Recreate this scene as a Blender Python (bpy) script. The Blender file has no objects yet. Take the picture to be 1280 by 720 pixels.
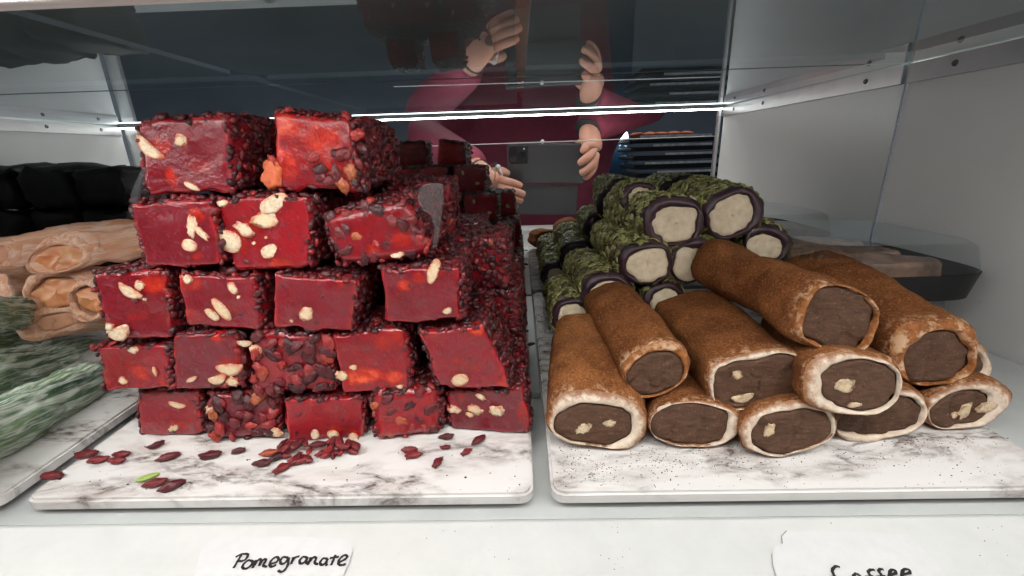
import bpy, bmesh, math, random
import numpy as np
from mathutils import Vector, Matrix

# ------------------------------------------------------------------ camera, light, exposure
SC = bpy.context.scene
COL = SC.collection
F = 534.31
RIGHT = np.array([0.999465, 0.014598, -0.029251])
UP = np.array([0.023547, 0.299221, 0.953893])
FWD = np.array([-0.022678, 0.954072, -0.298717])
cd = bpy.data.cameras.new('camera')
cam = bpy.data.objects.new('camera', cd); COL.objects.link(cam)
M3 = Matrix([[RIGHT[i], UP[i], -FWD[i]] for i in range(3)])
cam.matrix_world = M3.to_4x4()
cd.sensor_width = 36.0
cd.lens = 36.0 * F / 1280.0
cd.clip_start = 0.002
cd.clip_end = 50.0
SC.camera = cam

w = bpy.data.worlds.new('World'); SC.world = w; w.use_nodes = True
bg = w.node_tree.nodes['Background']
bg.inputs[0].default_value = (0.80, 0.87, 1.0, 1); bg.inputs[1].default_value = 0.14

def area(name, loc, target, sx, sy, power, col):
    ld = bpy.data.lights.new(name, 'AREA'); ld.shape = 'RECTANGLE'
    ld.size = sx; ld.size_y = sy; ld.energy = power; ld.color = col
    o = bpy.data.objects.new(name, ld); COL.objects.link(o)
    o.location = loc
    o.rotation_euler = (Vector(target) - Vector(loc)).to_track_quat('-Z', 'Y').to_euler()
    return o
# shop ceiling lamps behind and above the photographer
area('ceiling_lamp', (-0.55, -0.75, 1.15), (-0.1, 0.25, -0.1), 0.9, 0.35, 9.5, (1.0, 0.97, 0.92))
area('ceiling_lamp', (0.75, -0.75, 1.15), (0.1, 0.25, -0.1), 0.9, 0.35, 9.5, (1.0, 0.97, 0.92))

SC.render.engine = 'CYCLES'
SC.cycles.use_denoising = True
SC.cycles.max_bounces = 12
SC.cycles.glossy_bounces = 8
SC.cycles.transparent_max_bounces = 24
SC.cycles.caustics_reflective = True
SC.cycles.caustics_refractive = False
SC.cycles.sample_clamp_indirect = 4.0
SC.view_settings.view_transform = 'Standard'
SC.view_settings.look = 'None'
SC.view_settings.exposure = 0.0
SC.view_settings.gamma = 1.0

# ------------------------------------------------------------------ measured geometry of the case
D = 0.42                      # mirror plane
ZS = 0.0658                   # underside of the glass shelf
XL, XR = -0.6844, 0.3445      # side walls
YF = 0.153                    # front edge of the boards
YL = 0.066                    # front edge of shelf and walls
def zb(y): return -0.142 + (y - 0.2) * 0.0314      # top of the boards
RNG = random.Random(7)

def ray(px, py):
    return FWD + (px - 640) / F * RIGHT + (360 - py) / F * UP
def at(px, py, Y):
    d = ray(px, py); return d * (Y / d[1])
def at_z(px, py, z):
    d = ray(px, py); return d * (z / d[2])
def on_board(px, py, up=0.0):
    d = ray(px, py); s = (-0.142 - 0.2 * 0.0314 + up) / (d[2] - 0.0314 * d[1]); return d * s
def mir(px, py, Y):           # a point seen in the mirror at that pixel, standing at depth Y
    q = at(px, py, 2 * D - Y); q[1] = Y; return q
def adepth(P): return float(np.dot(P, FWD))
def wpp(P): return adepth(P) / F     # metres for one pixel there

# ------------------------------------------------------------------ helpers
def hash3(ix, iy, iz, seed):
    n = (ix * 374761393 + iy * 668265263 + iz * 2147483647 + seed * 1274126177) & 0xffffffff
    n = ((n ^ (n >> 13)) * 1274126177) & 0xffffffff
    return ((n ^ (n >> 16)) & 0xffff) / 65535.0
def vnoise(P, scale, seed=0):
    Q = np.asarray(P, float) * scale + 1000.0
    I = np.floor(Q).astype(np.int64); f = Q - I; f = f * f * (3 - 2 * f)
    r = 0
    for dx in (0, 1):
        for dy in (0, 1):
            for dz in (0, 1):
                h = hash3(I[:, 0] + dx, I[:, 1] + dy, I[:, 2] + dz, seed)
                wgt = (f[:, 0] if dx else 1 - f[:, 0]) * (f[:, 1] if dy else 1 - f[:, 1]) * (f[:, 2] if dz else 1 - f[:, 2])
                r = r + wgt * h
    return r * 2 - 1
def fbm(P, scale, seed=0, o=3):
    r = 0; a = 1; t = 0
    for k in range(o):
        r = r + a * vnoise(P, scale * 2 ** k, seed + k * 17); t += a; a *= .5
    return r / t

def mesh(name, V, Fc, attrs=None, smooth=True):
    me = bpy.data.meshes.new(name)
    me.from_pydata([tuple(map(float, v)) for v in V], [], [tuple(map(int, f)) for f in Fc])
    if smooth: me.polygons.foreach_set('use_smooth', [True] * len(me.polygons))
    for k, a in (attrs or {}).items():
        a = np.asarray(a, float)
        if a.ndim == 1:
            at_ = me.attributes.new(k, 'FLOAT', 'POINT'); at_.data.foreach_set('value', a)
        else:
            at_ = me.attributes.new(k, 'FLOAT_VECTOR', 'POINT'); at_.data.foreach_set('vector', a.ravel())
    me.update(); return me
def obj(name, me, mat=None, parent=None):
    o = bpy.data.objects.new(name, me); COL.objects.link(o)
    if mat is not None and me is not None and not me.materials: me.materials.append(mat)
    if parent is not None: o.parent = parent
    return o
def tag(o, label=None, cat=None, group=None, kind=None):
    if label: o['label'] = label
    if cat: o['category'] = cat
    if group: o['group'] = group
    if kind: o['kind'] = kind
    return o
def empty(name, loc=(0, 0, 0)):
    o = bpy.data.objects.new(name, None); COL.objects.link(o); o.location = loc; o.empty_display_size = .01; return o
def part(name, me, mat, root, parent=None, kind=None, label=None):
    """a mesh in world coordinates put under a thing whose Empty stands at its base"""
    o = obj(name, me, mat, parent or root)
    base = root.location
    if parent is None or parent == root:
        o.location = (-base[0], -base[1], -base[2])
    if kind: o['kind'] = kind
    if label: o['label'] = label
    return o
def box(name, lo, hi, mat, parent=None, bev=0.0, seg=2):
    bm = bmesh.new(); bmesh.ops.create_cube(bm, size=1)
    for v in bm.verts:
        v.co = Vector([lo[i] + (v.co[i] + .5) * (hi[i] - lo[i]) for i in range(3)])
    if bev: bmesh.ops.bevel(bm, geom=bm.edges[:], offset=bev, segments=seg, affect='EDGES', profile=.5)
    me = bpy.data.meshes.new(name); bm.to_mesh(me); bm.free()
    return obj(name, me, mat, parent)

# ------------------------------------------------------------------ materials
class Mat:
    def __init__(s, name, **kw):
        s.m = bpy.data.materials.new(name); s.m.use_nodes = True
        s.t = s.m.node_tree; s.b = s.t.nodes['Principled BSDF']
        for k, v in kw.items(): s.set(k, v)
    def set(s, k, v):
        i = s.b.inputs[k.replace('_', ' ')]
        if isinstance(v, tuple) and len(v) == 3 and i.type == 'RGBA': v = v + (1,)
        i.default_value = v
    def n(s, typ, **kw):
        nd = s.t.nodes.new(typ)
        for k, v in kw.items():
            if k.startswith('i_'):
                key = k[2:].replace('_', ' ')
                nd.inputs[int(key) if key.isdigit() else key].default_value = v
            else: setattr(nd, k, v)
        return nd
    def l(s, a, b): s.t.links.new(a, b)
    def out(s, nd, k=0): return nd.outputs[k]
    def attr(s, name, k='Fac'): return s.n('ShaderNodeAttribute', attribute_name=name).outputs[k]
    def noise(s, scale, detail=3, rough=.55, vec=None, dist=0.0):
        nd = s.n('ShaderNodeTexNoise'); nd.inputs['Scale'].default_value = scale
        nd.inputs['Detail'].default_value = detail; nd.inputs['Roughness'].default_value = rough
        nd.inputs['Distortion'].default_value = dist
        if vec is None: vec = s.pos()
        s.l(vec, nd.inputs['Vector']); return nd.outputs['Fac']
    def pos(s):
        return s.n('ShaderNodeTexCoord').outputs['Object']
    def ramp(s, src, stops, interp='LINEAR'):
        nd = s.n('ShaderNodeValToRGB'); nd.color_ramp.interpolation = interp
        e = nd.color_ramp.elements
        while len(e) < len(stops): e.new(.5)
        for i, (p, c) in enumerate(stops):
            e[i].position = p; c = c if isinstance(c, tuple) else (c, c, c)
            e[i].color = c + (1,)
        s.l(src, nd.inputs[0]); return nd.outputs[0]
    def mix(s, fac, a, b, blend='MIX'):
        nd = s.n('ShaderNodeMix', data_type='RGBA', blend_type=blend)
        for v, i in ((fac, 0), (a, 6), (b, 7)):
            if hasattr(v, 'links'): s.l(v, nd.inputs[i])
            else: nd.inputs[i].default_value = (v + (1,)) if isinstance(v, tuple) else v
        return nd.outputs[2]
    def math(s, op, a, b=0.0, clamp=False):
        nd = s.n('ShaderNodeMath', operation=op, use_clamp=clamp)
        for v, i in ((a, 0), (b, 1)):
            if hasattr(v, 'links'): s.l(v, nd.inputs[i])
            else: nd.inputs[i].default_value = v
        return nd.outputs[0]
    def col(s, src): s.l(src, s.b.inputs['Base Color'])
    def inp(s, k, src): s.l(src, s.b.inputs[k])
    def bump(s, h, strength=.3, dist=.001):
        nd = s.n('ShaderNodeBump'); nd.inputs['Strength'].default_value = strength; nd.inputs['Distance'].default_value = dist
        s.l(h, nd.inputs['Height']); s.l(nd.outputs[0], s.b.inputs['Normal'])

def m_jelly():
    M = Mat('pomegranate_jelly', Roughness=.28, Subsurface_Weight=.8, Subsurface_Radius=(.016, .0018, .0018), Subsurface_Scale=1.0, Specular_IOR_Level=.5, Coat_Weight=.32, Coat_Roughness=.08)
    info = M.n('ShaderNodeObjectInfo').outputs['Random']
    base = M.ramp(info, [(0, (.16, .007, .016)), (.5, (.25, .008, .016)), (1, (.36, .009, .014))])
    n1 = M.noise(130, 3); n2 = M.noise(420, 2)
    c = M.mix(M.ramp(n1, [(.38, 0.), (.68, .6)]), base, (.20, .015, .028))
    c = M.mix(M.ramp(n2, [(.64, 0.), (.74, .45)]), c, (.08, .006, .012))
    g = M.math('MULTIPLY', M.attr('glow'), M.ramp(M.noise(210, 4, .65), [(.28, .45), (.62, 1.05)]))  # patches: nuts under the jelly and light through it, put into the colour
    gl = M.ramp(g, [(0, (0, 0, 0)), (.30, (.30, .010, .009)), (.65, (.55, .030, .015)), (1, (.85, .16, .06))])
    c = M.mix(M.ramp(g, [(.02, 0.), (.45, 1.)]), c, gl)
    e = M.math('MULTIPLY', M.attr('edge'), M.ramp(M.noise(380, 3, .7), [(.38, 0.), (.62, 1.)]))
    c = M.mix(e, c, (.52, .028, .034))  # brighter edge colour stands in for light passing through thin jelly
    M.col(c)
    M.inp('Roughness', M.ramp(M.noise(260, 4), [(.3, .14), (.7, .32)]))
    M.bump(M.math('ADD', M.noise(700, 4), M.math('MULTIPLY', M.noise(150, 3), 2.2)), .45, .0008)
    return M.m
def m_berry():
    M = Mat('dried_barberry', Roughness=.36, Subsurface_Weight=.15, Subsurface_Radius=(.003, .0006, .0005), Specular_IOR_Level=.5)
    t = M.attr('tone')
    c = M.ramp(t, [(0, (.022, .005, .007)), (.35, (.085, .008, .012)), (.7, (.20, .014, .018)), (.92, (.38, .030, .026)), (1, (.40, .10, .035))])
    n = M.noise(900, 3)
    c = M.mix(M.ramp(n, [(.33, .6), (.52, 0.)]), c, (.03, .004, .006))
    M.col(c); M.bump(n, .6, .0006)
    M.inp('Roughness', M.ramp(M.noise(1500, 2), [(.3, .25), (.7, .6)]))
    return M.m
def m_nut(name, a, b, rim=None):
    M = Mat(name, Roughness=.6, Subsurface_Weight=.25, Subsurface_Radius=(.003, .002, .001))
    n = M.noise(620, 5, .7); rnd = M.n('ShaderNodeObjectInfo').outputs['Random']
    c = M.ramp(n, [(.30, b), (.50, a), (.8, tuple(min(1, x * 1.15) for x in a))])
    c = M.mix(M.ramp(rnd, [(.3, 0.), (1., .35)]), c, tuple(x * y for x, y in zip(a, (1.0, .80, .55))))
    if rim:
        k = M.math('MULTIPLY', M.ramp(M.attr('rim'), [(.55, 0.), (.95, 1.)]), M.ramp(M.noise(330, 4, .7), [(.40, .15), (.58, 1.)]))
        c = M.mix(k, c, rim)
    M.col(c); M.bump(n, .5, .0006); return M.m
def m_cocoa():
    M = Mat('cocoa_dust', Roughness=.95, Specular_IOR_Level=.12)
    info = M.n('ShaderNodeObjectInfo').outputs['Random']
    a = M.ramp(info, [(0, (.235, .085, .027)), (1, (.31, .12, .040))])
    n1 = M.noise(55, 4, .6); n2 = M.noise(850, 3, .75); n3 = M.noise(300, 5, .75)
    c = M.mix(M.ramp(n1, [(.38, 0.), (.62, .85)]), a, (.135, .042, .013))
    c = M.mix(M.ramp(n3, [(.55, 0.), (.75, .6)]), c, (.42, .18, .065))
    c = M.mix(M.ramp(n2, [(.51, 0.), (.64, .7)]), c, (.11, .034, .011))
    c = M.mix(M.ramp(n2, [(.34, .7), (.44, 0.)]), c, (.46, .21, .085))
    rub = M.attr('rub')                                   # worn rim where the nougat shows through
    k = M.math('MULTIPLY', M.ramp(rub, [(.35, 0.), (1., 1.)]), M.ramp(M.noise(240, 4, .7), [(.5, 0.), (.66, 1.)]))
    c = M.mix(k, c, (.62, .40, .25))
    M.col(c); h = M.math('ADD', M.noise(420, 5, .75), M.math('MULTIPLY', M.noise(110, 4, .6), 1.2)); M.bump(h, 1., .0013); return M.m
def m_nougat():
    M = Mat('white_nougat', Roughness=.62, Subsurface_Weight=.3, Subsurface_Radius=(.004, .003, .002))
    r = M.attr('rad')
    n = M.noise(300, 4, .65)
    c = M.ramp(M.noise(90, 3), [(.3, (.60, .48, .37)), (.7, (.74, .64, .53))])
    k = M.math('MULTIPLY', M.ramp(r, [(.30, .15), (.78, .85), (1., 1.)]), M.ramp(n, [(.42, 0.), (.56, 1.)]))
    c = M.mix(k, c, (.27, .115, .045))
    c = M.mix(M.ramp(r, [(.66, 0.), (.9, .85)]), c, (.24, .095, .034))
    M.col(c); M.bump(n, .6, .001); return M.m
def m_rim():
    M = Mat('cocoa_smeared_rim', Roughness=.85, Specular_IOR_Level=.2)
    n = M.noise(160, 4, .65); r = M.attr('rad')
    c = M.ramp(M.noise(300, 4, .7), [(.35, (.17, .058, .018)), (.65, (.33, .125, .04))])
    k = M.math('MULTIPLY', M.ramp(r, [(.0, .2), (.45, 1.), (.9, .5)]), M.ramp(n, [(.50, 0.), (.62, .9)]))
    M.col(M.mix(k, c, (.62, .42, .27))); M.bump(n, .7, .0012); return M.m
def m_filling():
    M = Mat('cocoa_filling', Roughness=.72, Specular_IOR_Level=.3)
    mp = M.n('ShaderNodeMapping'); mp.inputs['Scale'].default_value = (1., 1., 3.2); mp.inputs['Rotation'].default_value = (0, .35, 0); M.l(M.pos(), mp.inputs['Vector'])
    n = M.noise(170, 6, .7, mp.outputs[0]); n2 = M.noise(900, 3)
    c = M.ramp(n, [(.3, (.050, .023, .012)), (.6, (.095, .046, .026)), (.8, (.14, .074, .044))])
    c = M.mix(M.ramp(n2, [(.62, 0.), (.7, .7)]), c, (.20, .12, .08))
    M.col(c); M.bump(n, .9, .0012); return M.m
def m_flake():
    M = Mat('pistachio_sliver', Roughness=.7, Subsurface_Weight=.12, Subsurface_Radius=(.001, .001, .0005))
    t = M.attr('tone')
    c = M.ramp(t, [(0, (.06, .035, .025)), (.15, (.15, .12, .045)), (.5, (.38, .38, .12)), (.8, (.62, .62, .24)), (1, (.78, .74, .44))])
    M.col(M.mix(M.ramp(M.noise(900, 3), [(.35, .5), (.6, 0.)]), c, (.11, .085, .04))); return M.m
def m_plain(name, c, rough=.5, **kw):
    return Mat(name, Base_Color=c, Roughness=rough, **kw).m
def m_noisy(name, a, b, scale, rough=.5, bump=.2, bd=.0006, **kw):
    M = Mat(name, Roughness=rough, **kw)
    n = M.noise(scale, 4, .6); M.col(M.ramp(n, [(.3, a), (.7, b)]))
    if bump: M.bump(n, bump, bd)
    return M.m
def m_powder(name, deep, mid, pale, k=1.0, st=.85):
    """long rolled strips dusted with starch, streaked along their length"""
    M = Mat(name, Roughness=.6, Subsurface_Weight=.3, Subsurface_Radius=(.004, .004, .002))
    rc = M.attr('rc', 'Vector')
    mp = M.n('ShaderNodeMapping'); mp.inputs['Scale'].default_value = (2.2, 2.2, st); M.l(rc, mp.inputs['Vector'])
    v = mp.outputs[0]
    n1 = M.noise(1.1, 3, .55, v, .4); n2 = M.noise(2.6, 4, .6, v, .7); n3 = M.noise(7, 4, .65, v, .4)
    c = M.mix(M.ramp(n1, [(.35, 0.), (.62, 1.)]), deep, mid)
    c = M.mix(M.math('MULTIPLY', M.ramp(n2, [(.42, 0.), (.62, 1.)]), k), c, pale)
    c = M.mix(M.ramp(n3, [(.58, 0.), (.74, .45 * k)]), c, tuple(min(1, x * 1.2) for x in pale))
    M.col(c); M.bump(n2, .45, .0012); return M.m
def m_marble():
    M = Mat('white_marble_laminate', Roughness=.22, Specular_IOR_Level=.5)
    mp = M.n('ShaderNodeMapping'); mp.inputs['Rotation'].default_value = (0, 0, math.radians(-38)); mp.inputs['Scale'].default_value = (1., 2.6, 1.)
    M.l(M.pos(), mp.inputs['Vector']); v = mp.outputs[0]
    warp = M.n('ShaderNodeTexNoise'); warp.inputs['Scale'].default_value = 14; warp.inputs['Detail'].default_value = 5
    M.l(v, warp.inputs['Vector'])
    ad = M.n('ShaderNodeMix', data_type='VECTOR'); ad.inputs[0].default_value = .045
    M.l(v, ad.inputs[4]); M.l(warp.outputs['Color'], ad.inputs[5]); v2 = ad.outputs[1]
    a = M.noise(15, 6, .62, v2, .5); b = M.noise(38, 5, .62, v2, .4); big = M.noise(15, 3, .5, v); fine = M.noise(90, 4, .6, v2, .3)
    vein = M.ramp(M.math('ABSOLUTE', M.math('SUBTRACT', a, .5)), [(0., 1.), (.016, .7), (.05, .2), (.11, 0.)])
    mask = M.ramp(big, [(.42, 0.), (.56, 1.)])
    vv = M.math('MULTIPLY', M.math('MULTIPLY', vein, mask), M.ramp(fine, [(.36, .15), (.6, 1.)]))
    smudge = M.math('MULTIPLY', M.ramp(b, [(.46, 0.), (.64, .8)]), M.ramp(big, [(.42, 0.), (.60, 1.)]))
    c = M.mix(smudge, (.69, .68, .665), (.40, .345, .32))
    c = M.mix(vv, c, (.075, .048, .042))
    M.col(c); return M.m
def m_glass(tint=(.93, .97, .955), boost=1.35, add=.02):
    m = bpy.data.materials.new('clear_glass'); m.use_nodes = True; t = m.node_tree; t.nodes.clear()
    o = t.nodes.new('ShaderNodeOutputMaterial'); mx = t.nodes.new('ShaderNodeMixShader')
    tr = t.nodes.new('ShaderNodeBsdfTransparent'); tr.inputs[0].default_value = tint + (1,)
    gl = t.nodes.new('ShaderNodeBsdfGlossy'); gl.inputs['Roughness'].default_value = .012; gl.inputs[0].default_value = (.9, .95, 1, 1)
    lw = t.nodes.new('ShaderNodeLayerWeight'); lw.inputs[0].default_value = .5
    pw = t.nodes.new('ShaderNodeMath'); pw.operation = 'POWER'; pw.inputs[1].default_value = 5
    ml = t.nodes.new('ShaderNodeMath'); ml.operation = 'MULTIPLY_ADD'; ml.inputs[1].default_value = .96 * boost; ml.inputs[2].default_value = .04 + add; ml.use_clamp = True
    t.links.new(lw.outputs['Facing'], pw.inputs[0]); t.links.new(pw.outputs[0], ml.inputs[0])
    t.links.new(ml.outputs[0], mx.inputs[0]); t.links.new(tr.outputs[0], mx.inputs[1]); t.links.new(gl.outputs[0], mx.inputs[2])
    t.links.new(mx.outputs[0], o.inputs[0]); return m
def m_mirror():
    m = bpy.data.materials.new('mirror_silver'); m.use_nodes = True; t = m.node_tree; t.nodes.clear()
    o = t.nodes.new('ShaderNodeOutputMaterial'); gl = t.nodes.new('ShaderNodeBsdfGlossy')
    gl.inputs['Roughness'].default_value = 0.0; gl.inputs[0].default_value = (.75, .785, .79, 1)
    t.links.new(gl.outputs[0], o.inputs[0]); return m
def m_emit(name, c, s):
    m = bpy.data.materials.new(name); m.use_nodes = True; t = m.node_tree; t.nodes.clear()
    o = t.nodes.new('ShaderNodeOutputMaterial'); e = t.nodes.new('ShaderNodeEmission')
    e.inputs[0].default_value = c + (1,); e.inputs[1].default_value = s
    t.links.new(e.outputs[0], o.inputs[0]); return m
def m_wall():
    M = Mat('satin_grey_panel', Roughness=.34, Metallic=.12, Specular_IOR_Level=.5)
    mp = M.n('ShaderNodeMapping'); mp.inputs['Scale'].default_value = (1., 1., 1.); M.l(M.pos(), mp.inputs['Vector'])
    n = M.noise(6, 4, .6, mp.outputs[0]); f = M.noise(900, 2, .5)
    c = M.ramp(n, [(.3, (.82, .825, .82)), (.7, (.87, .87, .865))])
    sp = M.n('ShaderNodeTexVoronoi'); sp.inputs['Scale'].default_value = 26; M.l(M.pos(), sp.inputs['Vector'])
    c = M.mix(M.ramp(sp.outputs['Distance'], [(.03, .6), (.06, 0.)]), c, (.75, .76, .76))
    M.col(c); M.inp('Roughness', M.ramp(n, [(.3, .28), (.7, .42)])); M.bump(f, .08, .0003); return M.m

J = m_jelly(); BERRY = m_berry()
NUT = m_nut('cashew_nut', (.74, .62, .45), (.52, .33, .17), (.50, .085, .035)); NUT_C = m_nut('cashew_piece', (.66, .54, .37), (.40, .27, .15), (.20, .11, .06)); NUT_RED = m_nut('syrup_soaked_nut', (.62, .15, .06), (.36, .035, .02))
COCOA = m_cocoa(); COCOA_RIM = m_rim(); NOUGAT = m_nougat(); FILL = m_filling(); FLAKE = m_flake()
PURPLE = m_noisy('dark_grape_jelly', (.022, .009, .016), (.055, .020, .030), 160, .38, .3, Specular_IOR_Level=.5)
CREAM = m_noisy('cream_nougat', (.66, .52, .35), (.82, .70, .52), 200, .65, .7, .001)
GREENP = m_powder('pistachio_strip', (.030, .085, .045), (.17, .27, .14), (.64, .70, .61))
PEACHP = m_powder('apricot_strip', (.60, .25, .12), (.70, .37, .22), (.80, .62, .52), .75, .9)
PEACH_IN = m_noisy('apricot_jelly', (.62, .23, .09), (.74, .40, .22), 90, .3, .4, .0015, Subsurface_Weight=.4, Subsurface_Radius=(.006, .003, .001))
UNLIT = m_noisy('unlit_sweet_back', (.008, .006, .007), (.018, .013, .014), 160, .6, .5, .001)  # near-black stands in for backs that get no light
MARBLE = m_marble(); GLASS = m_glass(); MIRROR = m_mirror(); CLEAR = m_glass((.95, .98, .97), .0, -.03); WALL = m_wall()
PLASTIC = m_glass((.90, .92, .92), .8, .03); PLASTIC.name = 'clear_plastic'
ALU = m_noisy('brushed_aluminium', (.60, .61, .61), (.68, .69, .69), 40, .3, .05, Metallic=.9)
LEDGE = m_noisy('white_laminate', (.57, .585, .575), (.62, .635, .625), 60, .4, .05)
FLOORM = m_noisy('grey_glass_floor', (.44, .46, .46), (.50, .52, .51), 30, .2, .0)
CARD = m_noisy('white_card', (.60, .61, .615), (.64, .65, .655), 200, .6, .05)
INK = m_plain('black_marker_ink', (.012, .012, .013), .5)
LED = m_emit('led_diffuser', (1.0, .985, .95), 52.0)
DARKP = m_plain('black_plastic', (.010, .010, .011), .5, Specular_IOR_Level=.25)
SCREW = m_plain('steel_screw', (.09, .09, .09), .4, Metallic=.8)

# ------------------------------------------------------------------ the display case (setting)
def struct(o): o['kind'] = 'structure'; return o
def sloped_slab(name, x0, x1, y0, y1, top, th, mat, bev=.0012, rx=0.006):
    """a board lying on the gently sloping floor, corners rounded"""
    pts = []
    for cx, cy, a0 in ((x1 - rx, y1 - rx, 0), (x0 + rx, y1 - rx, 90), (x0 + rx, y0 + rx, 180), (x1 - rx, y0 + rx, 270)):
        for k in range(6):
            a = math.radians(a0 + 90 * k / 5); pts.append((cx + rx * math.cos(a), cy + rx * math.sin(a)))
    bm = bmesh.new()
    vs = [bm.verts.new((x, y, 0)) for x, y in pts]
    f = bm.faces.new(vs); r = bmesh.ops.extrude_face_region(bm, geom=[f])
    for v in [g for g in r['geom'] if isinstance(g, bmesh.types.BMVert)]: v.co.z = -th
    bmesh.ops.recalc_face_normals(bm, faces=bm.faces[:])
    ed = [e for e in bm.edges if all(abs(v.co.z) < 1e-6 for v in e.verts)]
    bmesh.ops.bevel(bm, geom=ed, offset=bev, segments=2, affect='EDGES')
    for v in bm.verts: v.co.z += top(v.co.y)
    me = bpy.data.meshes.new(name); bm.to_mesh(me); bm.free()
    return obj(name, me, mat)

yled = float(at_z(640, 648, -.1505)[1])
fl = sloped_slab('case_floor', XL + .002, XR - .002, yled + .0015, D - .002, lambda y: zb(y) - .0095, .006, FLOORM, .0005, .001); struct(fl)
lg = box('ledge', (-.75, -.10, -.1705), (.45, yled, -.1505), LEDGE, None, .002); struct(lg)
mr = box('back_mirror', (XL, D, -.17), (XR, D + .004, .30), MIRROR)
tag(mr, 'wide silvered mirror across the back of the display case', 'mirror')
for nm, x0, x1 in (('wall_right', XR, XR + .016), ('wall_left', XL - .016, XL)):
    struct(box(nm, (x0, YL, -.172), (x1, D - .001, .32), WALL, None, .001))

def rail(name, x, s, lab):
    e = empty(name, (x, .24, .0575)); tag(e, lab, 'rail')
    lo, hi = sorted((x - s * .0002, x - s * .003))
    o = box('channel', (lo, YL + .002, .0492), (hi, D - .003, ZS - .0006), ALU, e, .0004); o.location = (-x, -.24, -.0575)
    for y in (.105, .19, .375):
        bm = bmesh.new(); bmesh.ops.create_cone(bm, cap_ends=True, segments=16, radius1=.0026, radius2=.0020, depth=.0012)
        for v in bm.verts: v.co = Vector((v.co.z * -s, v.co.x, v.co.y)) + Vector((x - s * .0034, y, .0577))
        me = bpy.data.meshes.new('screw'); bm.to_mesh(me); bm.free()
        q = obj('screw', me, SCREW, e); q.location = (-x, -.24, -.0575)
rail('shelf_rail', XR, 1, 'aluminium shelf rail with screws on the wall beside the coffee rolls')
rail('shelf_rail', XL, -1, 'aluminium shelf rail with screws on the wall beyond the green strips')

sh = box('glass_shelf', (XL + .0015, YL + .006, ZS), (XR - .0015, D - .0025, ZS + .006), GLASS)
sh.data.materials.append(CLEAR)
for f in sh.data.polygons:
    if f.normal.z > -.5: f.material_index = 1
tag(sh, 'clear glass shelf above the sweets, resting on the side rails', 'shelf')
# lit strip along the front edge of the shelf, seen in the mirror
st = empty('led_strip', (-.17, YL, .062)); tag(st, 'bright white light strip along the front edge of the glass shelf', 'light')
def sub(o): o.location = (-st.location[0], -st.location[1], -st.location[2]); return o
sub(box('profile', (XL + .002, YL - .006, .0624), (XR - .002, YL + .005, .0735), ALU, st, .0006))
sub(box('diffuser', (XL + .004, YL - .0055, .0609), (XR - .004, YL + .0045, .0622), LED, st, .0004))
# slim posts at the front edge of the walls
for x0, x1, lab in ((XL + .0005, XL + .022, 'slim pale aluminium post beyond the dark sweets in the mirror'), (XR - .006, XR - .0005, 'slim aluminium post at the front of the wall near the coffee rolls')):
    tag(box('corner_post', (x0, YL - .014, -.149), (x1, YL - .0065, .32), ALU, None, .001), lab, 'post')
# polished edge of the front glass, built as a thin wire with a knob
rr = empty('front_glass_edge', (.05, .055, .02)); tag(rr, 'front glass edge with a white knob, built as a thin bright wire', 'rail')
pa, pb = mir(500, 184, .055), mir(895, 170, .055)
def tube(name, P, r, mat, root=None, seg=8, parent=None):
    V, Fc = [], []
    P = [np.asarray(p, float) for p in P]
    for i, p in enumerate(P):
        t = P[min(i + 1, len(P) - 1)] - P[max(i - 1, 0)]; t /= np.linalg.norm(t)
        a = np.cross(t, (0, 0, 1.)) if abs(t[2]) < .9 else np.cross(t, (1., 0, 0)); a /= np.linalg.norm(a); b = np.cross(t, a)
        rr_ = r[i] if hasattr(r, '__len__') else r
        for k in range(seg):
            an = 2 * math.pi * k / seg; V.append(p + rr_ * (math.cos(an) * a + math.sin(an) * b))
    for i in range(len(P) - 1):
        for k in range(seg):
            k2 = (k + 1) % seg; Fc.append((i * seg + k, i * seg + k2, (i + 1) * seg + k2, (i + 1) * seg + k))
    Fc.append(tuple(range(seg))[::-1]); Fc.append(tuple(range((len(P) - 1) * seg, len(P) * seg)))
    me = mesh(name, V, Fc)
    if root is None: return obj(name, me, mat)
    return part(name, me, mat, root, parent)
WHITE = m_plain('white_enamel', (.8, .8, .78), .3)
tube('wire', [pa, pb], .0007, WHITE, rr)
kp = mir(678, 177, .055); tube('knob', [kp + np.array((0, .003, 0)), kp + np.array((0, .001, 0)), kp - np.array((0, .002, 0))], [.0026, .0034, .0026], WHITE, rr, 12)

# boards
B0, B1, B2 = -.230, .0031, .0112
for x0, x1, lab in ((B0, B1, 'white marble board under the red pomegranate stack'),
                    (B2, .2405, 'white marble board under the brown coffee rolls'),
                    (-.4655, -.2425, 'white marble board under the dusty green strips')):
    tag(sloped_slab('marble_board', x0, x1, YF, D - .004, zb, .0052, MARBLE), lab, 'board', 'marble boards side by side on the case floor')
# bright aluminium strip lying in the gap between the boards
tag(sloped_slab('gap_strip', B1 + .0012, B2 - .0012, .24, D - .003, lambda y: zb(y) - .0045, .004, ALU, .0003, .0008), 'narrow bright metal strip in the gap between two marble boards', 'strip')

# trays standing on the shelf above, seen through the glass
UND = m_noisy('grey_tray_underside', (.22, .25, .285), (.30, .335, .37), 12, .5, .1)
for x0, x1, lab in ((-.66, -.245, 'dark tray on the glass shelf above the green strips'), (-.235, .0, 'dark tray on the glass shelf above the red stack'), (.008, .335, 'dark tray on the glass shelf above the coffee rolls')):
    tag(sloped_slab('shelf_tray', x0, x1, .142 if x0 == -.235 else .085, .408, lambda y: ZS + .0115, .005, UND, .001, .01), lab, 'tray', 'dark trays on the glass shelf')

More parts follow.
